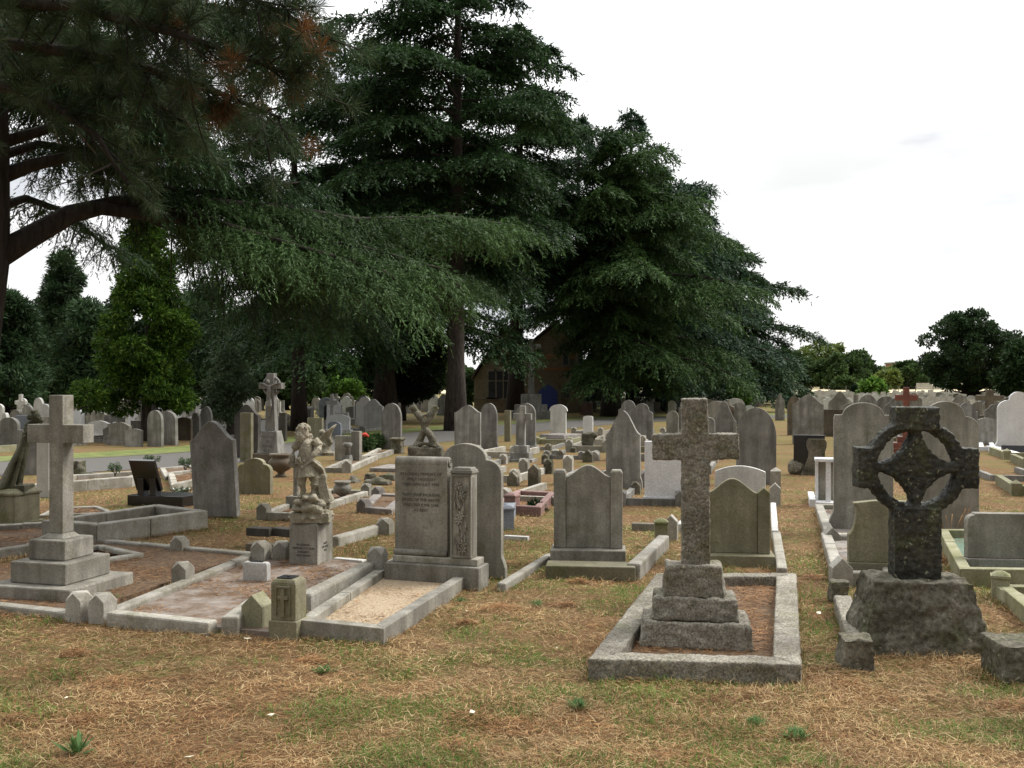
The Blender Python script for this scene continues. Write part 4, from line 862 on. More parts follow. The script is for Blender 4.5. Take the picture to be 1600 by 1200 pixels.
# gathered skirt held up at the right
body.tube([q(488, 717, -.06), q(494, 724, -.05), q(500, 731, -.03), q(505, 738, 0)], [(4 * s, 2.5 * s), (8 * s, 3 * s), (8 * s, 3 * s), (3 * s, 2.5 * s)], 12)
body.tube([q(489, 716, -.06), q(498, 722, -.04), q(507, 734, -.01)], [.012, .014, .008], 8); body.tube([q(466, 716, -.07), q(476, 731, -.085), q(488, 720, -.08)], [.014, .022, .014], 9)
for k in range(16): body.ball(q(474 + lr.uniform(-9, 9), 720 + lr.uniform(-6, 6), -.085 + lr.uniform(-.012, .01)), lr.uniform(.009, .014), 8, 6)
body.tube([q(474, 736), q(472, 748, -.015), q(472, 756, -.01), q(474, 766), q(473, 773, -.01)], [9 * s, 8 * s, 6.6 * s, 4.8 * s, 4.6 * s], 12); body.ball(q(470, 775, -.035), (4 * s, 8 * s, 3 * s))
body.tube([q(489, 736), q(492, 748, -.02), q(492, 756, -.02), q(491, 766, .0), q(490, 772, -.01)], [9.5 * s, 8.2 * s, 7 * s, 5.2 * s, 5 * s], 12); body.ball(q(490, 774, -.035), (3.8 * s, 7.5 * s, 3 * s))
body.tube([q(500, 734, .03), q(503, 745, .03), q(502, 758, .02), q(506, 772, .02), q(511, 786, .02)], [6.5 * s, 7.5 * s, 8 * s, 10 * s, 13 * s], 10)
for k in range(6): body.tube([q(498 + k * 2, 742, -.01), q(499 + k * 2.4, 760, -.025), q(503 + k * 2.6, 778, -.03)], [.006, .009, .007], 6)
hq = lambda px, py, dy=0.0: q(px - 2.5, py + 3, dy - .012)
# head bowed to the left: skull, cheeks, brow, nose, lips, chin, ear, then curls
body.tube([q(481, 688), hq(478, 680)], [5 * s, 5 * s], 10); body.ball(hq(476.5, 672), (9.5 * s, 9.5 * s, 10.5 * s), 16, 12); body.ball(hq(473.5, 678, -.03), (7 * s, 6 * s, 8 * s), 14, 10)
body.ball(hq(469.5, 676, -.058), (1.5 * s, 2 * s, 2.6 * s)); body.ball(hq(471, 684.5, -.05), (2.4 * s, 2 * s, 1.6 * s)); body.ball(hq(470.3, 681, -.06), (2.4 * s, 1.1 * s, .8 * s))
for ex in (466.8, 473.2): body.ball(hq(ex, 675.2, -.05), (1.4 * s, .9 * s, .9 * s)); body.ball(hq(ex, 672.6, -.052), (2.6 * s, 1.4 * s, .8 * s))
body.ball(hq(468, 680, -.045), (3 * s, 3 * s, 3 * s)); body.ball(hq(475, 680.5, -.045), (3 * s, 3 * s, 3 * s)); body.ball(hq(483, 676, -.02), (1.4 * s, 2 * s, 2.4 * s))
for k in range(70):
    th_ = lr.uniform(0, 6.28); ph_ = lr.uniform(0, 1.25); px = 477 + 10.5 * math.sin(ph_) * math.cos(th_); dy = 10.5 * s * math.sin(ph_) * math.sin(th_); py = 671 - 11 * math.cos(ph_)
    if dy < -.03 and py > 667: continue
    body.ball(hq(px, py, dy), lr.uniform(.010, .016), 8, 6)
for k in range(34): py = lr.uniform(668, 689); body.ball(hq(483 + (py - 668) * .26 + lr.uniform(-3, 3), py, lr.uniform(-.02, .045)), lr.uniform(.011, .017), 8, 6)
figmesh = carve(body, .004, .0028, 38, 5, 1, .0012, 90)
for nm, me in (('rock_base', rockmesh), ('figure', figmesh)):
    o = link(nm, me, M['statue'], t); o.location = Matrix.Rotation(a, 3, 'Z') @ Vector((pxX(p0, Y0) - P.x, Y0 - P.y, 0)); o.rotation_euler = (0, 0, a)
KERBS.append([P - U(a) * xb, P, P + D(a) * yb, P + D(a) * yb - U(a) * xb])

# mourning figure on its pedestal at the far left
Y0 = 11.4; p0 = 20; s = Y0 / F; q = lambda px, py, dy=0.0: S(p0, Y0, px, py, dy); lr = random.Random(12)
t = thing('mourner_statue', 'robed mossy figure bowing forward on a square pedestal at the left edge', 'statue', (pxX(p0, Y0), Y0, 0))
pd = MB(); pd.box(-.20, .20, -.2, .2, -.03, .34).box(-.215, .215, -.215, .215, .34, .365).box(-.215, .215, -.215, .215, .365, .41, .06, .06).box(-.24, .24, -.24, .24, -.03, .03)
k0 = 0; pd.moved(0, Matrix.Rotation(-A0, 4, 'Z')); part('pedestal', pd, M['olive'], t, .006)
body = MB()
body.tube([q(14, 768), q(17, 757), q(24, 740), q(31, 718), (q(37, 698)), q(41, 684)], [(20 * s, 15 * s), (18 * s, 14 * s), (15 * s, 12 * s), (11.5 * s, 10 * s), (9 * s, 8 * s), (7.5 * s, 7 * s)], 20)
body.tube([q(41, 686), q(43, 676), q(46, 666), q(50, 660)], [(8 * s, 7 * s), (8.5 * s, 7.5 * s), (9 * s, 7 * s), (5 * s, 5 * s)], 16)
body.tube([q(37, 681, -.02), q(44, 681.5, -.07), q(51, 680, -.02)], [(.014), (.02), (.012)], 8)
body.ball(q(55, 651), (8 * s, 7.5 * s, 8 * s), 14, 10); body.ball(q(58, 656, -.01), (6 * s, 5.5 * s, 6.5 * s)); body.ball(q(64.5, 657, -.01), (1.8 * s, 1.4 * s, 2.2 * s)); body.ball(q(62, 662, -.01), (2 * s, 2 * s, 2 * s))
for ex in (-.035, .02): body.ball(q(63, 653.5, ex), (1.6 * s, 1.2 * s, .9 * s)); 
for k in range(26): th_ = lr.uniform(1.2, 5.0); body.ball(q(54 + 8 * math.cos(th_), 650 - 8 * math.sin(th_) * .9, lr.uniform(-.04, .04)), lr.uniform(.014, .022), 8, 6)
for dy in (-.075, .06):
    body.tube([q(45, 668, dy * .8), q(49, 676, dy * 1.25), q(56, 671, dy), q(61, 665, dy * .4)], [5 * s, 4.3 * s, 3.4 * s, 2.8 * s], 10)
    for k in range(4): body.tube([q(60 + k * .6, 665 - k * .8, dy * .4), q(63 + k * .7, 662 - k, dy * .3 + k * .006), q(64.5 + k * .6, 659 - k, dy * .2 + k * .006)], [.008, .007, .006], 6)
    body.tube([q(58, 667, dy * .5), q(60, 663, dy * .2)], [.008, .006], 6)
for k in range(18): o_ = lr.uniform(-1, 1); body.tube([q(40 + o_ * 5, 684, -.04 * (1 - abs(o_))), q(32 + o_ * 10, 715, -.09 * (1 - o_ * o_) - .02), q(17 + o_ * 19, 762, -.13 * (1 - o_ * o_) - .02)], [.008, .016, .022], 7)
body.box(*(lambda A, B: (A[0], B[0], -.13, .13, B[2], A[2]))(q(2, 757), q(46, 772)))
link('figure', carve(body, .0075, .003, 25, 2, 1), M['statuegreen'], t)

# small winged figure, crossed logs, crucifix
Y0 = 22.3; p0 = 510; s = Y0 / F; q = lambda px, py, dy=0.0: S(p0, Y0, px, py, dy)
t = thing('winged_figure', 'small weathered winged figure behind the child statue', 'statue', (pxX(p0, Y0), Y0, 0))
body = MB().box(-.22, .2, -.15, .15, -.02, .07)
body.tube([q(509, 708), q(508, 694), q(506, 686), q(504, 681)], [(.2, .14), (.14, .12), (.12, .1), (.06, .06)], 14).ball(q(503, 676), .075).tube([q(503, 704, -.02), q(507, 691, -.04), q(513, 678, -.05), q(519, 669, -.04), q(526, 663, 0)], [(.10, .04), (.17, .045), (.15, .04), (.09, .03), (.02, .015)], 12).tube([q(508, 700, -.07), q(514, 684, -.08), q(523, 667, -.06)], [.03, .035, .015], 7).tube([q(511, 702, -.03), q(518, 690, -.06), q(524, 674, -.04)], [.03, .04, .015], 7).tube([q(505, 684, -.02), q(500, 688, -.1), q(510, 697, -.14)], [.05, .045, .03], 8).tube([q(514, 682, -.05), q(519, 692, -.1), q(514, 702, -.1)], [.045, .04, .03], 8)
link('figure', carve(body, .014, .008, 14, 6, 1), M['statue'], t)
Y0 = 20.0; p0 = 665; s = Y0 / F; q = lambda px, py, dy=0.0: S(p0, Y0, px, py, dy)
t = thing('log_cross', 'two crossed stone logs set on a rough rock base', 'grave monument', (pxX(p0, Y0), Y0, 0))
link('rock_base', carve(MB().box(-.36, .36, -.25, .3, -.05, zat(698, Y0), .03, .03), .03, .03, 5, 1, 1, .01, 18), M['rock'], t)
lg = MB().tube([q(643, 635, .05), q(656, 652), q(664, 668), q(672, 680, -.05), q(683, 700, -.08)], [.075, .07, .065, .075, .085], 10).tube([q(681, 635, .05), q(672, 652), q(665, 668), q(658, 684, .03), q(649, 701, .05)], [.075, .065, .06, .075, .09], 10)
lg.tube([q(658, 650), q(668, 648), q(676, 640)], [.03, .03, .02], 7).tube([q(648, 697, -.05), q(664, 692, -.1), q(680, 697, -.12)], [.05, .04, .05], 8)
link('logs', carve(lg, .018, .014, 10, 4, 1), M['rock'], t)
P = G(434, 727); Y0 = P.y; a = A0; t = thing('crucifix_monument', 'tall crucifix with a hanging figure on a tapering lettered pedestal', 'cross monument', P, a); s = Y0 / F
w_ = 40 * s
part('step', MB().box(-w_ * 1.05, .05, -.05, w_ * .9, -.03, .22), M['brownstone'], t, .01)
z1 = zat(674, Y0); part('pedestal', MB().box(-w_ * .92, 0, 0, w_ * .72, .22, z1, .07, .07), M['grey'], t, .01)
cx_ = -w_ * .46; cy_ = w_ * .36; zc = zat(603, Y0); ztop = zat(583, Y0); hw = .085
cm = MB().prism([(cx_ - .11, z1), (cx_ + .11, z1), (cx_ + .075, zc - .06), (cx_ + .25, zc - .06), (cx_ + .25, zc + .06), (cx_ + .075, zc + .06), (cx_ + .08, ztop), (cx_ - .08, ztop), (cx_ - .075, zc + .06), (cx_ - .25, zc + .06), (cx_ - .25, zc - .06), (cx_ - .075, zc - .06)], cy_ - .07, cy_ + .07)
part('cross', cm, M['grey'], t, .006)
rg = MB(); rg.tube([(cx_ + .18 * math.cos(k * math.pi / 12), cy_, zc + .18 * math.sin(k * math.pi / 12)) for k in range(25)], .028, 8); part('ring', rg, M['grey'], t)
fg = MB(); yf = cy_ - .10
fg.tube([(cx_, yf, zc + .01), (cx_ + .01, yf - .015, zc - .12), (cx_ - .005, yf - .01, zc - .25)], [(.06, .04), (.05, .035), (.045, .035)], 10).ball((cx_ - .02, yf - .02, zc + .08), (.04, .042, .05))
for s_ in (-1, 1):
    fg.tube([(cx_ + s_ * .04, yf, zc), (cx_ + s_ * .13, yf + .01, zc + .04), (cx_ + s_ * .22, yf + .02, zc + .06)], [.022, .017, .013], 7).tube([(cx_ + s_ * .022, yf - .01, zc - .25), (cx_ + s_ * .03 + .02, yf - .04, zc - .40), (cx_ + s_ * .01, yf, zc - .56), (cx_, yf - .015, zc - .61)], [.03, .027, .018, .016], 8)
link('hanging_figure', carve(fg, .009, .003, 20, 8, 1), M['grey'], t)
tm = text_mesh(['IN LOVING', 'MEMORY', 'OF', 'ANNIE', 'R.I.P.'], .075, 1.2, .002); tm.transform(Matrix.Translation((-w_ * .46, .03, .62)) @ Matrix.Rotation(math.radians(-7), 4, 'X')); part('inscription', tm, M['letter'], t)
# short log-like column cross on a block, and urns
P = G(457, 798); t = thing('column_cross', 'short rounded column cross on a square block behind the child statue', 'cross monument', P, A0)
s = P.y / F; part('block', MB().box(-.11, .11, 0, .2, -.02, 22 * s, .01, .01), M['lime'], t, .008)
part('column', carve(MB().tube([(0, .1, 22 * s - .01), (0, .1, .62)], [.042, .036], 10).tube([(-.10, .1, 74 * s), (.10, .1, 74 * s)], .034, 8), .008, .004, 20, 3, 1), M['lime'], t)
def urn(px, py, r, h, mat, label, dark=True):
    P = G(px, py); t = thing('urn', label, 'urn', P); k = [(.45, 0), (.5, .06), (.28, .12), (.3, .2), (.75, .34), (1, .55), (1, .68), (.8, .82), (.72, .86), (.95, .92), (.95, 1), (.7, 1), (.62, .93)]
    part('bowl', MB().lathe([(r * a_, h * b_) for a_, b_ in k], 0, 0, 22), M[mat], t); part('soil', MB().lathe([(r * .66, h * .90), (r * .66, h * .935)], 0, 0, 14), M['black_plastic'], t); return t
urn(535, 781, .125, .26, 'lime', 'round stone urn standing in grass right of the child statue')
urn(439, 745, .21, .40, 'brownstone', 'wide dark urn left of the child statue head')
kerb([(404, 800), (455, 802), (580, 766), (513, 763)], .09, .09, 'kerb', 'kerb with gabled corner posts round the column cross behind the child statue', 'beddirt', .03, posts=((0, 'gable'), (2, 'gable')), ph=.19, ps=.13)
kerb([(506, 731), (546, 731), (590, 712), (552, 712)], .09, .10, 'kerb', 'kerb with a gabled post in the grass behind the child statue wings', 'beddirt', .03, posts=((1, 'gable'),), ph=.22, ps=.16)

# ---- headstones of the left and the middle
hs(303, 370, 808, 658, 'ogee', 'grey', 'big leaning headstone stained dark with a pale foot, left of the child statue', th=.09, hsr=.80, lean=2, tilt=-2.5, flare=0)
hs(370, 422, 772, 716, 'double', 'olive', 'low round shouldered headstone behind the big leaning stone', th=.09, b=.16, hsr=.84, group=None)
hs(366, 403, 716, 632, 'ogee', 'dark', 'dark tall headstone between the leaning stone and the crucifix', th=.12, hsr=.80)
hs(57, 76, 778, 690, 'flat', 'pale', 'pale slab standing between the mourning figure and the front left cross', th=.12, flare=.02)
hs(26, 60, 742, 672, 'flat', 'grey', 'flat topped grey slab behind the mourning figure', th=.1)
hs(705 - 36, 783, 901, 693, 'double', 'lime', 'tall round shouldered headstone right behind the scroll headstone', th=.075, b=.19, hsr=.88, flare=.035)
hs(710, 750, 705, 633, 'ogee', 'grey', 'left one of the two grey headstones above the scroll headstone', th=.1, hsr=.84)
hs(750, 776, 703, 630, 'pointed', 'grey', 'right one of the two grey headstones above the scroll headstone', th=.1, hsr=.72, flare=.03)
hs(596, 626, 702, 630, 'pointed', 'grey', 'tall pointed headstone in front of the thick cedar trunk', th=.1, hsr=.68, flare=.04)
single('pedestal_stone', carve(MB().box(-.13, .13, 0, .24, 0, .34, .012, .012).box(-.15, .15, -.02, .26, .31, .36), .016, .012, 16, 2, 1), M['rock'], 'weathered block standing at the foot of the pointed headstone', 'stone block', G(618, 709), A0)
hs(523, 550, 720, 681, 'flat', 'lime', 'low wide upright slab beside the red flowered grave', th=.1)
single('headstone', MB().box(-.09, .09, 0, .14, 0, .63), M['lime'], 'narrow taller slab at the right end of the low wide slab', 'headstone', G(555, 722), A0)
single('small_pedestal', MB().box(-.09, .09, 0, .18, -.02, .16, .02, .02).lathe([(.06, .16), (.05, .3), (.09, .34), (.10, .4), (.06, .41)], 0, .09, 12), M['grey'], 'little stone pedestal in front of the low wide slab', 'pedestal', G(540, 724), A0)
kerb([(561, 714), (600, 708), (622, 700), (590, 700)], .10, .10, 'kerb', 'kerb round the planted grave with red flowers', 'beddirt', .05, sides='FRL')
for i, (px, py, r) in enumerate([(570, 706, .22), (587, 702, .2)]):
    cr = blobs([(0, 0, r * .75)], [r], 1500, .07, .03, shell=.3); Pq = G(px, py)
    t = thing('flowering_plant' if i == 0 else 'green_plant', ['leafy plant with a red flower on the kerbed grave', 'leafy green plant right of the red flowered one'][i], 'plant', (Pq.x, Pq.y, .05)); link('leaves', mesh_np('leaves', cr, 4), M['broad'], t)
    if i == 0: part('flower', MB().ball((.02, -.14, .36), (.07, .05, .05), 8, 6).ball((.08, -.12, .33), .035), M['red_petal'], t)
single('ledger_slab', MB().box(0, .62, 0, .9, 0, .07), M['slate'], 'flat grave slab in dry grass left of the scroll headstone', 'grave slab', G(577, 737), A0, bev=.01)
lr = random.Random(31)
for i, (px, py, sx) in enumerate([(552, 754, .18), (590, 757, .45), (607, 750, .3), (578, 750, .14)]):
    single('rubble', carve(MB().box(-sx / 2, sx / 2, -.12, .12, 0, .05 + .02 * i, .02, .03).ball((.02 * i, 0, .07), (sx * .3, .08, .05)), .018, .015, 9, i, 1), M['rock'], ['small flat stone fragment in the grass', 'largest of the broken slab fragments left of the scroll headstone', 'broken slab fragment against the scroll headstone', 'little knob of stone on the broken slabs'][i], 'stone fragment', G(px, py), A0)
kerb([(560, 792), (612, 796), (640, 772), (585, 770)], .07, .12, 'slate', 'low mossy kerb with gravel just left of the scroll headstone', 'beddirt', .04, posts=((0, 'gable'), (3, 'gable')), ph=.17, ps=.14)

def latin(P, a, hgt, wsh, span, arm0, arm1, dep, mat, label, steps=(), name='cross_monument', group=None, tilt=0, cat='cross monument', bev=.006):
    t = thing(name, label, cat, P, a, group); z = -.03
    for hw, hh in steps: part('step', MB().box(-hw, hw, -hw * .85, hw * .85, z, hh), M[mat], t, bev); z = hh
    z = max(z, -.02); w = wsh / 2
    o = part('cross', MB().prism([(-w * 1.15, z), (w * 1.15, z), (w, arm0), (span / 2, arm0), (span / 2, arm1), (w, arm1), (w * .95, hgt), (-w * .95, hgt), (-w, arm1), (-span / 2, arm1), (-span / 2, arm0), (-w, arm0)], -dep / 2, dep / 2), M[mat], t, bev)
    o.rotation_euler = (0, math.radians(tilt), 0); return t
Pc = G(815, 721); s = Pc.y / F
latin(Pc, A0, zat(634, Pc.y), 9 * s, 29 * s, zat(656, Pc.y), zat(646, Pc.y), .11, 'grey', 'leaning cross on three dark steps before the chapel', ((.28, .06), (.20, .19), (.145, .33)), tilt=1.5)
hs(806, 836, 702, 630, 'round', 'grey', 'round topped headstone right behind the leaning cross', th=.1, hsr=.74, base=(.06, .1), group=None)
hs(860, 884, 684, 632, 'double', 'pale', 'pale headstone with a raised centre, below the blue door', th=.1, b=.28, hsr=.8, flare=.03)
hs(911, 926, 681, 650, 'segment', 'white', 'small plain white war grave headstone', th=.09, hsr=.94)
hs(947, 1000, 764, 642, 'ogee', 'grey', 'tall streaked ogee headstone left of the granite cross', th=.1, hsr=.70, flare=.03, lean=1)
hs(966, 997, 690, 625, 'double', 'grey', 'left one of the paired headstones behind the streaked ogee headstone', th=.1, b=.2, hsr=.8)
hs(985, 1020, 694, 630, 'double', 'grey', 'right one of the paired headstones behind the streaked ogee headstone', th=.1, b=.2, hsr=.8)
hs(1041, 1060, 690, 642, 'double', 'lime', 'small headstone just left of the granite cross head', th=.1, b=.15, hsr=.85)
hs(788, 797, 690, 641, 'flat', 'olive', 'narrow green mossy cross shaft left of the leaning cross', th=.12)
hs(1007, 1076, 790, 690, 'flat', 'white', 'plain pale square slab behind the granite cross', th=.09, base=(.015, .115))
hs(1112, 1150, 706, 626, 'ogee', 'grey', 'ogee headstone with a carved rim, right of the granite cross head', th=.1, hsr=.6, panel=True)
hs(1150, 1213, 757, 637, 'round', 'grey', 'dark streaked round headstone right of the granite cross', th=.1, hsr=.62, name='headstone')
hs(1117, 1196, 792, 728, 'bow', 'pale', 'pale bow topped low headstone right of the granite cross shaft', th=.08, hsr=.86)
a = math.radians(6)
hs(884, 954, 884, 727, 'ogee', 'lime', 'ogee headstone between square pilasters, centre front', th=.09, a=a, hsr=.86, base=(.13, .155), pil=(.105, 734, 'flat'))
P, w = frame(852, 993, 905, a); single('plinth', MB().box(-w / 2, w / 2, 0, .25, -.03, .105), M['olive'], 'lower plinth of the centre ogee headstone', 'plinth', P, a, bev=.01)
rail(G(990, 904), G(1037, 856), .11, .125, 'kerb', 'kerb stone running back right of the centre ogee headstone', bev=.016)
rail(G(783, 921), G(860, 873), .075, .05, 'kerb', 'thin pale kerb stone between the scroll and the centre headstone')
rail(G(987, 828), G(1024, 829), .06, .08, 'kerb', 'short cross kerb behind the centre headstone')
single('kerb_post', post(MB(), 0, 0, a, .125, .27, 'dome'), M['kerbgreen'], 'square capped kerb post behind the centre headstone', 'kerb post', G(1033, 852), 0, bev=.005)
single('kerb_post', post(MB(), 0, 0, A0, .13, .25, 'ridge'), M['kerb'], 'ridged kerb post against the granite cross shaft', 'kerb post', G(1049, 842), 0, bev=.005)
kerb([(1056, 818), (1130, 822), (1165, 790), (1090, 787)], .08, .08, 'pale', 'pale kerb behind the granite cross in front of the bow topped headstone', 'beddirt', .03)
v = G(823, 843) - G(786, 841); single('kerb_stone', MB().box(0, v.length, 0, .06, -.03, .04), M['pale'], 'thin pale kerb stone lying across the grass behind the scroll headstone', 'kerb stone', G(787, 843), math.atan2(-v.y, v.x), bev=.004)
a = math.radians(8)
hs(1106, 1184, 880, 748, 'ogee', 'olive', 'wavy topped headstone with ridged pilasters right behind the granite cross', th=.085, a=a, hsr=.81, base=(.14, .09), pil=(.105, 761, 'gable'))
rail(G(1222, 900), G(1213, 840), .085, .07, 'kerb', 'pale kerb stone beside the path right of the wavy headstone')
rail(G(1211, 842), G(1208, 796), .07, .09, 'pale', 'white kerb stone behind the wavy headstone beside the path')
single('kerb_post', post(MB(), 0, 0, A0, .14, .30, 'ridge'), M['kerb'], 'ridged kerb post beside the path, the nearer of two', 'kerb post', G(1211, 790), 0, bev=.005)
single('kerb_post', post(MB(), 0, 0, A0, .15, .36, 'pyr'), M['kerb'], 'pointed kerb post beside the path, the farther of two', 'kerb post', G(1212, 768), 0)

# ---- rough granite cross in its kerb
a = math.radians(8.5)
fl, fr_, br, bl = G(919, 1029, .10), G(1252, 1038, .10), G(1244, 895, .10), G(1026, 895, .10)
o0 = fl; t = thing('grave_kerb', 'rough granite kerb round the granite cross', 'grave kerb', o0); KERBS.append([fl, fr_, br, bl])
W = [p - o0 for p in (fl, fr_, br, bl)]; rw = .15
def inn(i):
    A, B, Cc = W[i - 1], W[i], W[(i + 1) % 4]; e1 = (A - B).normalized(); e2 = (Cc - B).normalized(); return B + (e1 + e2) * rw / abs(e1.x * e2.y - e1.y * e2.x)
I = [inn(i) for i in range(4)]
for i in range(4):
    j = (i + 1) % 4; link('kerb_rail', carve(MB().poly([W[i], W[j], I[j], I[i]], -.04, .10), .011, .006, 14, i, 1, .003, 50), M['granite'], t)
part('bed', MB().poly(I, -.03, .025), M['beddirt'], t); BEDS.append(([p + o0 for p in I], .025, t, 1.2, 'beddirt'))
c = G(1088, 1020) + D(a) * .19
t = thing('granite_cross', 'massive rough granite cross on three rock faced steps', 'cross monument', (c.x, c.y, .02), a)
for i, (hw, hd, z0, z1, dx) in enumerate([(.335, .215, 0, .155, 0), (.262, .17, .155, .292, -.005), (.185, .125, .292, .48, -.01)]):
    link('step', carve(MB().box(dx - hw, dx + hw, -hd, hd, z0, z1 + .002, .018, .02), .011, .014, 11, i * 3 + 1, 1, .004, 45), M['granite'], t)
cz = -.02
link('cross', carve(MB().prism([(-.083, .475), (.087, .475), (.083, 1.12), (.262, 1.125), (.255, 1.28), (.078, 1.275), (.072, 1.492), (-.086, 1.492), (-.084, 1.275), (-.262, 1.27), (-.258, 1.115), (-.083, 1.12)], -.07, .075), .0085, .006, 22, 9, 2, .0045, 60), M['granite'], t)

# ---- ringed cross
Y0 = 6.05; ccx = (1434 - 800) / F * Y0; sc_ = Y0 / F; zc = H - (731 - 600) * sc_
def ring_mask(x, z):   # x, z in photo pixels from the centre
    r = math.hypot(x, z); inside = False; deep = False
    if 58.5 <= r <= 75: inside = True
    if r < 60:
        inside = True
        for sx in (-1, 1):
            for sz in (-1, 1):
                if math.hypot(x - sx * 64.5, z - sz * 64.5) < 58.5: inside = False
    if abs(x) <= 33.5 and 59 < z <= 95: deep = True
    if abs(z) <= 30 and 69 < abs(x) <= 91.5: deep = True
    if abs(x) <= 34.5 and z <= -64: deep = True
    return inside, deep
mb = MB(); st = 2.0; zlo = -(zc - .40) / sc_ - 4
def cells(test, dep):
    nx = int(190 / st); z = 97.0
    rows = {}
    while z > zlo:
        run = None
        for i in range(nx + 1):
            x = -95 + i * st; ok = i < nx and test(x + st / 2, z - st / 2)
            if ok and run is None: run = x
            if not ok and run is not None:
                rows.setdefault((run, x), []).append(z); mb.box(run * sc_, x * sc_, -dep, dep, (z - st - .3) * sc_, z * sc_); run = None
        z -= st
cells(lambda x, z: ring_mask(x, z)[0], .062); cells(lambda x, z: ring_mask(x, z)[1], .082)
me = carve(mb, .008, .005, 20, 7, 2, .006, 48); me.transform(Matrix.Translation((0, 0, zc)))
Pc = Vector((ccx, Y0 + .05)); a = math.radians(6)
t = thing('ringed_cross', 'dark ringed celtic cross on a big rough boulder base, front right', 'cross monument', Pc, a)
link('cross', me, M['celtic'], t)
rb = MB(); rb.box(-.385, .40, -.26, .27, -.06, .415, .11, .08)
me = carve(rb, .010, .020, 8, 4, 1, .011, 26); link('boulder_base', me, M['rock'], t)
KERBS.append([Pc + Vector(v) for v in ((-.40, -.26), (.40, -.26), (.38, .25), (-.38, .25))])
def rough_block(px, py, w, dpt, h, label, a=A0, seed=1, name='kerb_block'):
    return single(name, carve(MB().box(-w / 2, w / 2, 0, dpt, -.05, h), .010, .014, 11, seed, 1, .006, 40), M['rock'], label, 'kerb stone', G(px, py), a)
rough_block(1343, 1050, .165, .2, .175, 'rough kerb block at the left foot of the ringed cross boulder', math.radians(6), 1)
rough_block(1313, 942, .125, .14, .15, 'rough kerb block behind and left of the ringed cross boulder', math.radians(8), 2)
rough_block(1606, 1067, .24, .3, .19, 'rough kerb block at the right foot of the ringed cross boulder', math.radians(2), 3)
Pa, Pb = G(1345, 1030), G(1316, 948); v = Pb - Pa
single('kerb_stone', carve(MB().box(-.06, .06, .1, v.length, -.04, .085), .011, .005, 13, 4, 1, .003, 50), M['granite'], 'rough kerb stone between the two blocks left of the ringed cross', 'kerb stone', Pa, math.atan2(v.x, v.y))

# ---- right middle
a = math.radians(10)
hs(1326, 1468, 905, 783, 'scoop', 'olive', 'low headstone with scooped shoulders behind the ringed cross', th=.09, a=a, hsr=.9, b=.29, base=(.02, .13))
hs(1512, 1690, 900, 803, 'corner', 'lime', 'low wide headstone with rounded corners at the right edge', th=.10, a=math.radians(7), hsr=.955, base=(.03, .14))
kerb([(1500, 889), (1690, 892), (1560, 826), (1466, 826)], .14, .09, 'kerbgreen', 'kerb filled with green glass chips behind the low wide headstone', 'glasschips', .06, litter=.2, cham=False)
kerb([(1692, 985), (1860, 1000), (1700, 915), (1548, 912)], .11, .09, 'kerbgreen', 'kerb with a domed post at the right edge in front of the low wide headstone', 'beddirt', .03, posts=((3, 'dome'),), ph=.22, ps=.12, cham=False)
rail(G(1640, 1000), G(1560, 930), .085, .115, 'kerbgreen', 'pale topped kerb stone running out at the right edge', bev=.006)
a = math.radians(14)
hs(1303, 1396, 832, 629, 'shoulder', 'lime', 'big square shouldered headstone seen left of the ringed cross', th=.10, a=a, hsr=.905, b=.21, flare=.05)
hs(1426, 1530, 830, 627, 'double', 'lime', 'big round shouldered headstone seen right of the ringed cross', th=.10, a=a, b=.20, hsr=.885, flare=.075)
kerb([(1290, 836), (1408, 838), (1392, 787), (1273, 787)], .09, .10, 'kerb', 'kerb with ridged corner stones behind the big square shouldered headstone', 'slate', .03, posts=((0, 'ridge'),), ph=.17, ps=.17)
kerb([(1303, 893), (1400, 895), (1390, 833), (1283, 832)], .10, .10, 'kerb', 'kerb filled with broken stone before the big square shouldered headstone', 'slate', .04, posts=((0, 'ridge'),), ph=.21, ps=.16, litter=.4)
hs(1559, 1626, 705, 612, 'double', 'white', 'clean white marble headstone with a round head at the right edge', th=.12, b=.21, hsr=.86, flare=.06)
kerb([(1530, 698), (1556, 698), (1547, 684), (1528, 684)], .10, .10, 'white', 'small white kerb left of the white marble headstone', 'beddirt', .03)
rail(G(1588, 716), G(1548, 704), .20, .12, 'white', 'tilted white kerb stone in front of the white marble headstone')
single('black_plaque', MB().box(-.28, .28, 0, .3, .0, .22, .02, .1), M['black'], 'dark sloping plaque at the foot of the white marble headstone', 'plaque', G(1588, 712), A0)
hs(1528, 1557, 697, 653, 'bow', 'grey', 'dark low headstone left of the white marble headstone', th=.1, hsr=.93)
hs(1496, 1526, 700, 629, 'round', 'grey', 'round headstone peeping between the big headstone and the dark low one', th=.1, hsr=.7)
hs(1458, 1496, 708, 634, 'round', 'grey', 'round headstone hidden behind the ringed cross head', th=.1, hsr=.7)
Pc = G(1416, 706); latin(Pc, math.radians(20), zat(605, Pc.y), 9.5 * Pc.y / F, 33 * Pc.y / F, zat(626, Pc.y), zat(617, Pc.y), .15, 'red', 'red granite cross beyond the ringed cross', ((.42, .10), (.3, .22), (.2, .36)))
Pc = G(1546, 668); latin(Pc, A0, zat(609, Pc.y), .26, .95, zat(626, Pc.y), zat(618, Pc.y), .2, 'brownstone', 'rugged stone cross under the oak', ((.5, .2), (.36, .45)))
hs(1238, 1287, 694, 617, 'ogee', 'grey', 'fluted looking headstone with dark streaks beside the path', th=.1, hsr=.8)
hs(1230, 1252, 680, 619, 'round', 'brownstone', 'brown headstone left of the streaked one', th=.1, hsr=.7)
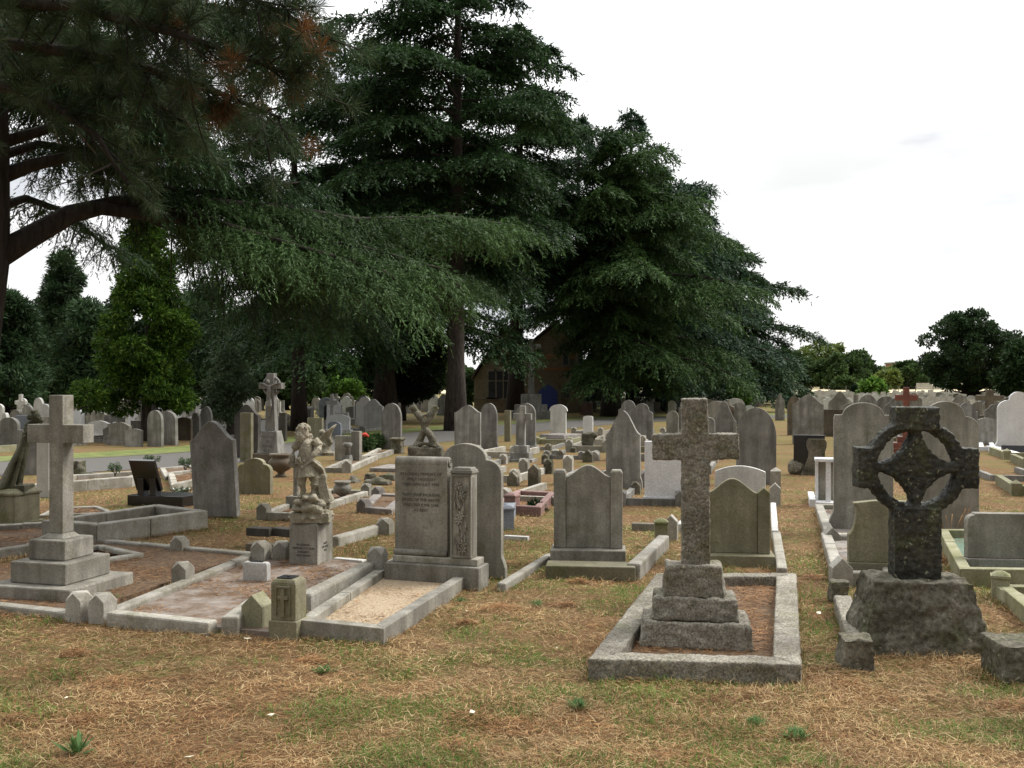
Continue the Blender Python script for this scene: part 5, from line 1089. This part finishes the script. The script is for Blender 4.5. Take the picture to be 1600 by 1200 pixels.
single('stone_bench', MB().box(-.33, .33, 0, .2, .20, .24).box(-.27, -.20, .02, .18, 0, .20).box(.20, .27, .02, .18, 0, .20), M['grey'], 'small stone table in front of the streaked headstone', 'stone table', G(1266, 690), A0)
hs(1240, 1289, 742, 680, 'flat', 'black', 'polished black slab beside the path', th=.09)
hs(1250, 1302, 743, 686, 'waist', 'rock', 'waisted weathered stone in front of the polished black slab', th=.12)
single('rough_stone', carve(MB().ball((0, 0, .12), (.16, .12, .16)).ball((.12, .02, .08), (.12, .1, .12)), .02, .02, 9, 2, 1), M['rock'], 'rough lump of stone left of the waisted stone', 'stone', G(1244, 741), A0)
P = G(1292, 792); t = thing('marble_table', 'small white marble table monument beside the path', 'grave monument', P, A0); hT = zat(717, P.y)
part('top', MB().box(-.15, .19, -.02, .30, hT - .04, hT), M['white'], t, .005); part('column', MB().box(-.01, .05, .02, .09, .06, hT - .04).box(-.14, -.10, .2, .26, .06, hT - .04), M['white'], t); part('back_slab', MB().box(-.10, .15, .24, .28, .06, hT - .045), M['lime'], t); part('base', MB().box(-.22, .2, -.05, .36, -.03, .06).box(-.22, -.14, -.05, .9, .06, .10), M['white'], t, .006)
hs(1211, 1226, 657, 615, 'ogee', 'grey', 'narrow headstone beyond the path', th=.1, hsr=.7)
hs(1340, 1372, 668, 617, 'round', 'grey', 'wide dark headstone behind the big square shouldered one', th=.1, hsr=.6)
hs(1287, 1326, 682, 640, 'flat', 'brownstone', 'dark flat topped headstone between streaked and big headstones', th=.12)

# left middle ground beyond the big kerb
kerb([(64, 813), (151, 820), (325, 797), (245, 787)], .20, .13, 'kerb', 'massive bevelled kerb between the front left cross and the leaning headstone', 'beddirt', .07, cham=True, raw=False)
kerb([(-160, 880), (54, 850), (130, 812), (-60, 822)], .09, .10, 'kerb', 'kerb behind the front left cross running off the left edge', 'beddirt', .03)
kerb([(150, 875), (226, 864), (160, 850), (90, 858)], .06, .08, 'kerb', 'small low kerb showing right of the front left cross', 'beddirt', .02)
kerb([(60, 805), (180, 800), (155, 790), (85, 793)], .05, .06, 'kerb', 'thin low kerb behind the massive bevelled kerb', 'beddirt', .02)
P = G(300, 790); a = math.radians(10); 
t = thing('black_tablet', 'black granite tablet tilted back on two black supports, seen from behind', 'grave monument', G(199, 790), math.radians(16)); s = 12.9 / F
part('base', MB().box(0, 100 * s, 0, .5, -.03, .14), M['black'], t, .004)
sl_ = MB().box(.05, 52 * s, 0, .045, .0, .44); sl_.moved(0, Matrix.Translation((.0, .12, .19)) @ Matrix.Rotation(math.radians(22), 4, 'X')); part('tablet', sl_, M['black'], t, .004)
for x in (15, 37): part('support', MB().box(x * s, (x + 11) * s, .04, .16, .14, .36), M['black'], t, .003)
kerb([(50, 757), (206, 745), (246, 733), (110, 741)], .16, .12, 'kerb', 'high pale kerb beyond the grass behind the front left cross', 'beddirt', .08)
kerb([(268, 757), (345, 742), (330, 730), (262, 738)], .10, .10, 'kerb', 'lettered kerb between the black tablet and the leaning headstone', 'beddirt', .05)
kerb([(258, 745), (320, 735), (300, 727), (250, 731)], .06, .08, 'kerb', 'thin kerb beside the road behind the black tablet', 'beddirt', .03)
single('rough_vase', carve(MB().box(-.12, .12, -.1, .1, 0, .26), .016, .015, 12, 1, 1), M['rock'], 'square rough vase on the high pale kerb', 'vase', (G(154, 744).x, G(154, 752).y, .08), A0)
single('rough_vase', carve(MB().box(-.2, .15, -.08, .1, 0, .08).ball((-.17, 0, .1), .08), .016, .015, 12, 2, 1), M['rock'], 'low broken vase beside the square rough one', 'vase', (G(175, 746).x, G(175, 754).y, .08), A0)
def dead_plant(px, py, z, label, seed, hgt=.25, mat='olive_leaf', flower=None):
    global nrg
    nrg = np.random.default_rng(seed); Pq = G(px, py, z); mbp = MB(); lr = random.Random(seed); tips = []
    for k in range(9): e = (lr.uniform(-.16, .16), lr.uniform(-.12, .12), hgt * lr.uniform(.6, 1.1)); mbp.tube([(0, 0, 0), (e[0] * .4, e[1] * .4, e[2] * .6), e], [.006, .004, .003], 4); tips.append(e)
    t = thing('potted_plant', label, 'plant', (Pq.x, Pq.y, z)); t.scale = (.7, .7, .7); part('stems', mbp, M['bark'], t)
    link('leaves', mesh_np('leaves', blobs(tips, [.05] * 9, 500, .05, .02, shell=.1), 4), M[mat], t)
    if flower:
        fm = MB()
        for e in tips[:5]: fm.ball(e, .03, 7, 5)
        part('flowers', fm, M[flower], t)
dead_plant(180, 744, .14, 'withered plant on the high pale kerb', 1); dead_plant(236, 728, .05, 'withered pale plant by the road behind the black tablet', 2); dead_plant(290, 738, .06, 'loose grey green plant right of the black tablet', 3, .3); dead_plant(303, 734, .06, 'loose plant next to the leaning headstone', 4, .3)
dead_plant(283, 775, .04, 'small bunch of white flowers on the black tablet base', 5, .12, 'olive_leaf', 'white_petal')
# ------------------------------------------------------------------ the rows beyond
from collections import defaultdict
occ = [(o.location.x, o.location.y) for o in C.objects if o.parent is None and o.get('category')]
roadP = [Vector(p) for p in rc]
def road_d(x, y):
    p = Vector((x, y)); b = 1e9
    for i in range(len(roadP) - 1):
        a_, c_ = roadP[i], roadP[i + 1]; v = c_ - a_; t_ = max(0, min(1, (p - a_).dot(v) / v.length_squared)); b = min(b, (p - a_ - v * t_).length)
    return b
u0, d0 = U(A0), D(A0)
pathu = G(1252, 850).dot(u0)        # the grass path keeps this offset along u
FR = random.Random(77)
spots = []
for i in range(-60, 90):
    for j in range(-14, 60):
        p = u0 * (i * 1.36 + pathu + .78) + d0 * (j * 2.55 + 27.5)
        x, y = p.x + FR.uniform(-.16, .16), p.y + FR.uniform(-.3, .3)
        if y < 22 or y > 150: continue
        px = 800 + F * x / y
        if px < -60 or px > 1680: continue
        if road_d(x, y) < 3.9: continue
        left = px < 905
        if left and not (road_d(x, y) > 3.9 and y > 24 and px < 720): continue
        if left and y > 66: continue
        if 600 < px < 720 and y < 44: continue
        if px >= 905 and y < 46 and px < 1035: continue
        if any((x - a_) ** 2 + (y - b_) ** 2 < (1.15 if y < 40 else .6) for a_, b_ in occ): continue
        if abs(p.dot(u0) - pathu) < .7: continue
        if y < 34 and 1035 < px < 1240 and i % 2: continue
        if FR.random() < (.22 if y < 60 else .15): continue
        spots.append((y, x, left, px))
spots.sort()
shapes = {'round topped': dict(kind='round', w=.62, h=1.0, hs=.75), 'wavy topped': dict(kind='ogee', w=.68, h=1.12, hs=.84), 'flat': dict(kind='flat', w=.66, h=.72),
          'pointed': dict(kind='pointed', w=.55, h=1.05, hs=.65), 'shouldered': dict(kind='double', w=.7, h=1.1, hs=.93, b=.21), 'low bow topped': dict(kind='bow', w=.75, h=.62, hs=.52), 'cross shaped': None}
protos_h = {}
def far_mesh(sh, mt):
    if (sh, mt) not in protos_h:
        k = shapes[sh]
        if k is None: mb = MB().prism([(-.10, .2), (.10, .2), (.07, .78), (.28, .80), (.28, .94), (.07, .94), (.07, 1.2), (-.07, 1.2), (-.07, .94), (-.28, .94), (-.28, .80), (-.07, .78)], -.06, .06).box(-.28, .28, -.22, .22, -.02, .12).box(-.2, .2, -.15, .15, .12, .24)
        else:
            k = dict(k); w, h = k.pop('w'), k.pop('h'); mb = MB().prism(outl(k.pop('kind'), w, h, **k), 0, .11)
            if sh in ('flat', 'low bow topped', 'wavy topped'): mb.box(-w / 2 - .06, w / 2 + .06, -.06, .17, -.02, .11)
        me = mb.mesh('headstone'); me.materials.append(M[mt]); protos_h[(sh, mt)] = me
    return protos_h[(sh, mt)]
colour = {'white': 'white', 'pale': 'pale', 'grey': 'grey', 'lime': 'buff', 'dark': 'dark', 'black': 'black', 'brownstone': 'brown', 'blue': 'blue grey', 'pink': 'pink'}
rest = MB(); nind = 0; kerbspots = []
for y, x, left, px in spots:
    if left: mt = FR.choices(['white', 'pale', 'grey', 'lime', 'black', 'blue'], [5, 6, 4, 3, 1, 1])[0]
    elif y < 42: mt = FR.choices(['grey', 'lime', 'brownstone', 'pale', 'dark'], [8, 6, 3, 2, 1])[0]
    else: mt = FR.choices(['white', 'pale', 'grey', 'lime', 'black', 'dark', 'pink', 'blue'], [8, 9, 4, 2, 1.6, 1, .8, 1])[0]
    sh = FR.choices(list(shapes), [5, 4, 5, 2, 3, 5, 1.4] if y > 45 or left else [5, 5, 2, 2, 4, 1, 1.2])[0]
    sc = FR.uniform(.78, 1.15) * (.82 if y > 55 else .9 if y > 45 or left else 1.0)
    if nind < 232:
        nind += 1; me = far_mesh(sh, mt); o = bpy.data.objects.new('headstone', me); C.objects.link(o)
        o.location = (x, y, 0); o.rotation_euler = (math.radians(FR.uniform(-2, 3)), math.radians(FR.uniform(-2, 2)), -A0 + math.radians(FR.uniform(-4, 4))); o.scale = (sc * FR.uniform(.85, 1.15), 1, sc)
        zone = ('far left beyond the road' if px < 468 else 'beyond the road right of slim cedar') if left else ('in rows left of the path' if px < 1225 else 'in rows right of the path') if y < 45 else ('in distant rows left of path' if px < 1225 else 'in distant rows right of path')
        tag(o, '%s %s headstone %s' % (colour[mt], sh, zone), 'headstone', 'headstones ' + zone)
        if y < 52 and FR.random() < .7: kerbspots.append((x, y, mt, zone))
    else:
        k0 = len(rest.v); w = .3 * sc; h = FR.uniform(.5, .95) * sc; rest.prism([(-w, 0), (w, 0), (w, h * .85), (w * .6, h), (-w * .6, h), (-w, h * .85)], 0, .12); rest.moved(k0, Matrix.Translation((x, y, 0)) @ Matrix.Rotation(-A0, 4, 'Z'))
if rest.v: tag(link('distant_headstones', rest.mesh('distant_headstones'), M['pale']), 'farthest rows of pale headstones before the meadow', 'headstones', kind='stuff')

def frame_mesh(w, l, h, rw, pk, ph, ps, mt):
    mb = MB(); mb.box(-w / 2, w / 2, -l, -l + rw, -.03, h).box(-w / 2, -w / 2 + rw, -l + rw, 0, -.03, h + .002).box(w / 2 - rw, w / 2, -l + rw, 0, -.03, h + .002)
    if pk:
        for sx in (-1, 1): post(mb, sx * (w / 2 - rw / 2), -l + rw / 2 - .02, 0, ps, ph, pk)
    me = mb.mesh('grave_kerb'); me.materials.append(M[mt]); return me
fmeshes = [frame_mesh(.95, 2.0, .13, .09, 'gable', .26, .16, 'kerb'), frame_mesh(.9, 1.9, .11, .08, None, 0, 0, 'grey'), frame_mesh(1.0, 2.0, .15, .10, 'pyr', .24, .15, 'kerbgreen'), frame_mesh(.9, 1.9, .10, .08, 'gable', .22, .14, 'grey')]
def place_kerb(x, y, k, label, group, rot=0.0, sc=1.0):
    o = bpy.data.objects.new('grave_kerb', fmeshes[k]); C.objects.link(o); o.location = (x, y, 0); o.rotation_euler = (0, 0, -A0 + rot); o.scale = (sc, sc, sc * FR.uniform(.8, 1.2)); tag(o, label, 'grave kerb', group)
kn = ['grey kerb with small gabled posts', 'plain low grey kerb', 'mossy kerb with pointed posts', 'low kerb with small gabled posts']
for x, y, mt, zone in kerbspots[:90]:
    k = FR.randrange(4) if mt not in ('white', 'pale') else 3; place_kerb(x, y, k, kn[k] + ' before a headstone ' + zone, 'kerbs ' + zone, math.radians(FR.uniform(-2, 2)))
# open kerbed plots between the near stones and the chapel, and right of the ringed cross
for i in range(-12, 26):
    for j in range(-8, 4):
        p = u0 * (i * 1.36 + pathu + .78) + d0 * (j * 2.55 + 27.5); x, y = p.x, p.y
        if y < 13.5 or y > 34: continue
        px = 800 + F * x / y; py = 600 + F * H / y
        if not (760 < px < 1235 or 1300 < px < 1640): continue
        if road_d(x, y) < 3.6 or abs(p.dot(u0) - pathu) < .7: continue
        if py > 790 and px < 1010: continue
        if 1290 < px < 1545 and py > 695: continue
        if any((x - a_) ** 2 + (y - b_) ** 2 < .35 for a_, b_ in occ) and FR.random() < .5: continue
        if FR.random() < .12: continue
        k = FR.randrange(4); side = 'left of the granite cross' if px < 1000 else 'between the granite cross and the path' if px < 1235 else 'right of the ringed cross'
        row = 'in the nearer rows ' if y < 20 else 'in the farther rows '
        place_kerb(x + FR.uniform(-.08, .08), y + FR.uniform(-.15, .15), k, kn[k] + ' ' + row + side, 'open kerbed plots', math.radians(FR.uniform(-4, 4)), FR.uniform(.9, 1.05))
GP = 'little kerb posts left of the granite cross'
for i, (px, py, sz, hh, kd) in enumerate([(819, 743, .16, .30, 'gable'), (835, 759, .17, .34, 'ridge'), (857, 740, .15, .26, 'gable'), (888, 737, .17, .30, 'gable'), (802, 759, .16, .22, 'ridge'), (852, 725, .13, .2, 'gable'), (868, 716, .15, .2, 'dome'), (876, 717, .15, .2, 'ridge'), (919, 722, .2, .25, 'ridge'), (930, 720, .18, .2, 'gable'), (896, 707, .12, .14, 'pyr'), (857, 705, .14, .18, 'gable'), (787, 725, .14, .2, 'gable'), (942, 760, .15, .2, 'pyr'), (994, 772, .13, .18, 'gable')]):
    single('kerb_post', post(MB(), 0, 0, A0, sz, hh, kd), M['rock' if i % 3 else 'kerb'], ['tallest split topped', 'tall ridged dark', 'gabled dark', 'wide gabled', 'low ridged', 'tiny gabled', 'square capped', 'ridged grey', 'broad ridged', 'pale low gabled', 'smallest pyramid topped', 'small gabled far', 'leftmost small gabled', 'lone pyramid topped', 'gabled dark lone'][i] + ' kerb post in the plots left of the granite cross', 'kerb post', G(px, py), 0, group=GP)
single('weathered_stump', carve(MB().box(-.14, .14, -.1, .1, 0, .42).ball((.08, 0, .38), (.16, .1, .09)), .022, .025, 8, 3, 1), M['rock'], 'weathered dark stone stump left of the streaked ogee headstone', 'stone stump', G(919, 705), A0)
single('ledger_slab', MB().box(-.5, .5, 0, 1.2, 0, .10).box(-.42, .42, .1, 1.1, .10, .22, .03, .03), M['slate'], 'dark two tiered flat grave slab below the blue door', 'grave slab', G(858, 692), math.radians(35), bev=.02)
kerb([(770, 788), (845, 792), (868, 768), (806, 765)], .12, .09, 'pink', 'pink granite kerb between the scroll and the centre headstone', 'beddirt', .03, posts=((0, 'dome', .18, -.05),), ph=.27, ps=.15)
kerb([(690, 808), (796, 802), (806, 785), (740, 785)], .18, .10, 'blue', 'smooth blue grey kerb with a domed post behind the round shouldered headstone', 'beddirt', .03, posts=((1, 'dome'),), ph=.27, ps=.16, cham=False)
single('tuft_of_plant', mesh_np('tuft', blobs([(0, 0, .04)], [.09], 200, .08, .03), 4), M['darkshrub'], 'small dark weed in the grass left of the centre headstone', 'weed', G(838, 800))
# war memorial in front of the chapel
Pc = Vector((pxX(830, 46), 46)); t = thing('war_memorial', 'tall stone memorial cross on stacked plinths before the blue chapel door', 'memorial', Pc, math.radians(5)); sM = 46 / F
for hw, z0, z1 in ((1.0, -.02, .35), (.72, .35, .64), (.45, .64, 1.13)): part('plinth', MB().box(-hw, hw, -hw, hw, z0, z1), M['grey'], t)
part('cross', MB().prism([(-.15, 1.13), (.15, 1.13), (.10, 3.2), (.45, 3.25), (.45, 3.45), (.09, 3.45), (.09, 3.7), (-.09, 3.7), (-.09, 3.45), (-.45, 3.45), (-.45, 3.25), (-.10, 3.2)], -.1, .1), M['grey'], t)
# left rows just beyond the road: the larger ones as they stand in the photograph
for lx, rx, by, ty, kd, mt, lb, hr in [(230, 252, 698, 641, 'round', 'grey', 'rounded grey headstone right of the golden conifer trunk', .72), (252, 273, 692, 640, 'ogee', 'grey', 'second headstone right of the golden conifer trunk', .8),
    (275, 298, 688, 652, 'bow', 'brownstone', 'wide dark headstone in the row beyond the road', .9), (299, 311, 686, 645, 'round', 'grey', 'narrow round headstone in the row beyond the road', .7), (312, 330, 684, 635, 'pointed', 'grey', 'pointed headstone left of the leaning one beyond the road', .6),
    (195, 220, 698, 670, 'bow', 'grey', 'low headstone by the golden conifer trunk', .9), (161, 180, 688, 667, 'bow', 'lime', 'low buff headstone right of the front left cross', .8), (0, 13, 703, 645, 'double', 'pale', 'pale headstone with a carved head at the far left edge', .8),
    (176, 193, 681, 660, 'flat', 'white', 'bright white low headstone right of the front left cross', .9), (200, 210, 672, 652, 'flat', 'white', 'small white tablet left of the golden conifer trunk', .9), (118, 132, 668, 643, 'round', 'grey', 'round headstone just right of the front left cross head', .6),
    (480, 503, 694, 653, 'flat', 'olive', 'dark mossy block at the foot of the slim cedar', .9), (512, 532, 686, 659, 'segment', 'blue', 'blue grey headstone above the winged figure', .8), (436, 446, 690, 645, 'flat', 'dark', 'small black headstone right of the crucifix', .9), (375, 392, 722, 645, 'flat', 'olive', 'mossy pillar behind the dark tall headstone', .9)]:
    hs(lx, rx, by, ty, kd, mt, lb, th=.1, hsr=hr)
# meadow fence and white palings
t = thing('wire_fence', 'post and wire fence along the near edge of the meadow', 'fence', (pxX(1050, 171), 171, 0))
for i in range(22): part('fence_post', MB().box(i * 3.0 - .05, i * 3.0 + .05, -.05, .05, 0, 1.3), M['deadwood'], t)
part('wire', MB().box(0, 63, -.01, .01, .6, .62).box(0, 63, -.01, .01, 1.1, 1.12), M['grey'], t)
t = thing('white_fence', 'white paling fence in the distance left of the oak', 'fence', (pxX(1432, 290), 290, 0)); pk = MB()
for i in range(50): pk.box(i * .32, i * .32 + .16, 0, .05, 0.9, 1.9)
part('palings', pk, M['pale'], t); part('rail', MB().box(0, 16, .05, .1, 1.2, 1.3).box(0, 16, .05, .1, 0, .9), M['pale'], t)

# ------------------------------------------------------------------ loose blades, litter, weeds
def in_quad(x, y, Q, grow=0.0):
    c = sum(Q, Vector((0, 0))) / 4; r = np.zeros(x.shape, int)
    for i in range(4):
        a_ = Q[i]; b_ = Q[(i + 1) % 4]; s_ = (b_.x - a_.x) * (y - a_.y) - (b_.y - a_.y) * (x - a_.x); r += (s_ > -grow * (b_ - a_).length)
    return (r == 4) | (r == 0)
def scatter(n, y0, y1, seed, power=1.4):
    g = np.random.default_rng(seed); uu = g.random(n); e = 1 - power; y = (y0 ** e + uu * (y1 ** e - y0 ** e)) ** (1 / e); x = g.uniform(-1, 1, n) * (y * .56 + .8)
    keep = np.ones(n, bool)
    for Q in KERBS: keep &= ~in_quad(x, y, Q, .004)
    return x[keep], y[keep], g
def blades(x, y, z, g, ln, wd, up, curl, name, mat=None, lbl=None):
    n = len(x); az = g.uniform(0, 6.283, n); tilt = up(n); L_ = ln(n); w = wd(n)
    dx, dy = np.cos(az) * np.cos(tilt), np.sin(az) * np.cos(tilt); dz = np.sin(tilt); az2 = az + g.normal(0, curl, n)
    b = np.stack([x, y, z], 1); d1 = np.stack([dx, dy, dz], 1) * (L_ * .55)[:, None]; d2 = np.stack([np.cos(az2) * np.cos(tilt * .4), np.sin(az2) * np.cos(tilt * .4), np.sin(tilt * .45)], 1) * (L_ * .45)[:, None]
    s_ = np.stack([-np.sin(az), np.cos(az), g.normal(0, .3, n)], 1) * (w * .5)[:, None]; m_ = b + d1; tp = m_ + d2
    co = np.stack([b - s_, b + s_, m_ + s_, m_ - s_, m_ - s_, m_ + s_, tp + s_ * .25, tp - s_ * .25], 1).reshape(-1, 3)
    me = mesh_np(name, co, 4)
    # weld the two quads of a blade into one island
    li = np.arange(n * 8, dtype=np.int32).reshape(n, 8); li[:, 4] = li[:, 3]; li[:, 5] = li[:, 2]; me.loops.foreach_set('vertex_index', li.ravel()); me.update(calc_edges=True)
    return me
gzf = lambda x, y: ground_z(x, y)
x, y, g = scatter(330000, 3.5, 15, 1, 1.5); k = vnoise(x * 1.3, y * 1.3, 8) * .6 + vnoise(x * 5, y * 5, 9) * .4; kp = g.random(len(x)) < np.clip(k * 1.9 - .25, .12, 1); x, y = x[kp], y[kp]
me = blades(x, y, gzf(x, y) + g.random(len(x)) ** 2 * .022, g, lambda n: g.uniform(.025, .08, n), lambda n: g.uniform(.0013, .0026, n) * (.6 + y / 9), lambda n: g.normal(.12, .22, n), .7, 'dry_grass', None)
tag(link('dry_grass', me, M['strawblade']), 'dry straw coloured mown grass', 'grass', kind='stuff')
x, y, g = scatter(250000, 3.5, 18, 2, 1.4); k = vnoise(x * .9 + 40, y * .9, 18) * .55 + vnoise(x * 4, y * 4, 19) * .45; kp = g.random(len(x)) < np.clip(k * 2.0 - .45, .05, 1); x, y = x[kp], y[kp]
cl = [(g.uniform(-1, 1) * (cy * .55), cy) for cy in g.uniform(3.8, 9.5, 46)]; bx, by_ = [], []; bz = []
for cx0, cy0 in cl:
    m = int(g.uniform(250, 900)); sg_ = g.uniform(.04, .12); dx = g.normal(0, sg_, m); dy = g.normal(0, sg_ * .7, m); bx.append(cx0 + dx); by_.append(cy0 + dy); bz.append(.045 * np.exp(-(dx ** 2 + dy ** 2) / (2 * sg_ ** 2)) * g.random(m))
bx, by_, bz = np.concatenate(bx), np.concatenate(by_), np.concatenate(bz); kk_ = np.ones(len(bx), bool)
for Q in KERBS: kk_ &= ~in_quad(bx, by_, Q, .004)
lift = np.concatenate([g.random(len(x)) * .012, bz[kk_]]); x = np.concatenate([x, bx[kk_]]); y = np.concatenate([y, by_[kk_]])
me = blades(x, y, gzf(x, y) + lift, g, lambda n: g.uniform(.03, .085, n), lambda n: g.uniform(.0013, .0024, n) * (.6 + y / 9), lambda n: g.normal(.03, .12, n), .9, 'pine_litter', None)
tag(link('pine_litter', me, M['needlelitter']), 'reddish brown fallen pine needles', 'needle litter', kind='stuff')
x, y, g = scatter(300000, 3.5, 17, 3, 1.45); k = vnoise(x * 1.1 + 9, y * 1.1 + 4, 28) * .5 + vnoise(x * 3.3, y * 3.3, 29) * .5; k *= np.clip(1.25 - .05 * (y - 4), .5, 1.2); kp = g.random(len(x)) < np.clip((k - .465) * 4.6, .02, .9); x, y = x[kp], y[kp]
me = blades(x, y, gzf(x, y), g, lambda n: g.uniform(.02, .06, n), lambda n: g.uniform(.0016, .003, n) * (.6 + y / 9), lambda n: g.uniform(.3, 1.4, n), .6, 'green_grass', None)
tag(link('green_grass', me, M['green']), 'patches of living green grass', 'grass', kind='stuff')
x, y, g = scatter(70000, 3.5, 11, 4, 1.5); k = vnoise(x * 2.3 + 19, y * 2.3, 38); kp = (g.random(len(x)) < np.clip((k - .62) * 5, 0, 1)); x, y = x[kp], y[kp]
ex, ey = [], []
for Q in KERBS:        # grass left standing by the mower along the foot of every kerb
    cq = sum(Q, Vector((0, 0))) / 4
    for i in range(4):
        a_, b_ = Q[i], Q[(i + 1) % 4]; ln = (b_ - a_).length; ym = (a_.y + b_.y) / 2
        if ym > 13: continue
        m = int(ln * 260); s_ = g.random(m); nx_ = Vector((-(b_ - a_).y, (b_ - a_).x)).normalized(); nx_ = -nx_ if (cq - a_).dot(nx_) > 0 else nx_
        off = g.uniform(.0, .035, m); ok = g.random(m) < np.clip(vnoise(s_ * ln * 5, np.full(m, ym * 3.1), 51) * 2.2 - .5, .05, 1)
        ex.append((a_.x + (b_.x - a_.x) * s_ + nx_.x * off)[ok]); ey.append((a_.y + (b_.y - a_.y) * s_ + nx_.y * off)[ok])
x = np.concatenate([x] + ex); y = np.concatenate([y] + ey)
me = blades(x, y, gzf(x, y), g, lambda n: g.uniform(.035, .085, n), lambda n: g.uniform(.0014, .0024, n) * (.6 + y / 9), lambda n: g.uniform(.3, 1.2, n), .4, 'straw_tufts', None)
tag(link('straw_tufts', me, M['strawblade']), 'paler standing tufts of dead grass', 'grass', kind='stuff')
g = np.random.default_rng(12)
for Q, z, t, dens, bm in BEDS:
    c = sum(Q, Vector((0, 0))) / 4; A_ = abs(sum(Q[i].x * Q[(i + 1) % 4].y - Q[(i + 1) % 4].x * Q[i].y for i in range(4))) / 2; n = int(min(9000, A_ * 3600 * dens * min(1, 9 / max(4, c.y))))
    a1 = g.random(n)[:, None]; b1 = g.random(n)[:, None]; q_ = [np.array(p) for p in Q]; xy = (q_[0] * (1 - a1) + q_[1] * a1) * (1 - b1) + (q_[3] * (1 - a1) + q_[2] * a1) * b1
    kp = g.random(n) < np.clip(vnoise(xy[:, 0] * 3.2, xy[:, 1] * 3.2, 7) * 3.2 - 1.1, .06, 1); xy = xy[kp]; yy = xy[:, 1]
    me = blades(xy[:, 0], yy, np.full(len(xy), z + .001) + g.random(len(xy)) * .012, g, lambda n: g.uniform(.03, .08, n), lambda n: g.uniform(.0014, .0026, n) * (.6 + yy / 9), lambda n: g.normal(.03, .1, n), .8, 'needle_litter')
    me.transform(Matrix.Translation((-t.location.x, -t.location.y, 0))); tag(link('needle_litter', me, M['needlelitter'], t), kind='stuff')
def weed(px, py, r, n, label, seed, mat='weed', up=.6):
    n = n if seed in (1, 7) else n * 3; g = np.random.default_rng(seed); P = G(px, py); rz = g.uniform(0, 6.28, n); rr_ = r * g.random(n) ** .5 * (.1 if seed == 1 else .7); B = np.stack([np.cos(rz * 3) * rr_, np.sin(rz * 3) * rr_, np.zeros(n)], 1); Dv = np.stack([np.cos(rz), np.sin(rz), g.uniform(up * .4, up * 1.8, n)], 1)
    global nrg
    nrg = g; co = leaves(B, Dv, r * g.uniform(.6, 1.1, n), r * (.22 if seed in (1, 7) else .09) * g.uniform(.7, 1.2, n), .2)
    t = tag(link('weed_plant', mesh_np('weed_plant', co, 4), M[mat], None, 0, (P.x, P.y, 0)), label, 'weed')
weed(120, 1180, .12, 26, 'broad leaved rosette of plantain near the bottom left corner', 1, up=1.0); weed(507, 1050, .07, 30, 'dark green weed tuft in front of the gravel grave', 2); weed(905, 1105, .07, 40, 'bright green tuft in the grass left of the granite kerb', 3); weed(1245, 1150, .07, 30, 'green tuft below the right corner of the granite kerb', 4)
weed(720, 940, .06, 24, 'small bright weed in front of the round shouldered headstone', 5); weed(178, 938, .08, 16, 'small weed growing against the step of the front left cross', 6); weed(123, 926, .05, 10, 'tiny weed beside the gabled kerb post, front left', 7); weed(840, 945, .06, 24, 'green weed in the grass below the centre headstone', 8); weed(1180, 1130, .06, 24, 'green weed in the grass below the granite kerb', 9)
weed(415, 965, .07, 24, 'dark weed beside the block with the carved cross', 10, 'darkshrub')
t = thing('dry_stalks', 'tall dry grass stalks before the right big headstone', 'grass stalks', G(1485, 838)); sm = MB(); lr = random.Random(4)
for k in range(9): e = lr.uniform(-.22, .22); sm.tube([(e * .3, 0, 0), (e * .7, 0, .12), (e * 1.1, 0, lr.uniform(.2, .32))], [.003, .0025, .006], 4)
part('stalks', sm, M['needlelitter'], t)
GL = 'pale fallen leaves in the foreground grass'
lm = MB().add([(-.02, 0, 0), (0, -.012, .004), (.022, 0, .012), (0, .012, .002)], [(0, 1, 2, 3)])
leafm = simple('pale_fallen_leaf', (.5, .46, .32), (.75, .72, .6), 20, .7, .1); lme = lm.mesh('fallen_leaf'); lme.materials.append(leafm)
for i, (px, py, sc) in enumerate([(386, 1006, 1.3), (103, 1100, .8), (424, 1127, .9), (738, 1123, 1.2), (295, 1195, 1.2), (730, 962, .8), (1279, 965, 1.4), (1040, 940, .6), (560, 1040, .7), (1400, 1120, .7), (870, 1020, .6)]):
    P = G(px, py); o = bpy.data.objects.new('fallen_leaf', lme); C.objects.link(o); o.location = (P.x, P.y, .03); o.rotation_euler = (.4 * math.sin(i * 3), .3, i * 1.7); o.scale = (sc,) * 3
    tag(o, 'small pale fallen leaf lying in the foreground grass', 'leaf', GL)


# where several look alike, say which one it is, counting from the left of the picture
ords = 'first second third fourth fifth sixth seventh eighth ninth tenth eleventh twelfth thirteenth fourteenth fifteenth sixteenth'.split()
by = defaultdict(list)
for o in C.objects:
    if o.parent is None and o.get('label'): by[o['label']].append(o)
for lb, lst in by.items():
    if 1 < len(lst) <= len(ords):
        lst.sort(key=lambda o: o.location.x / max(o.location.y, .1))
        for i, o in enumerate(lst): o['label'] = ords[i] + ' from left, ' + lb
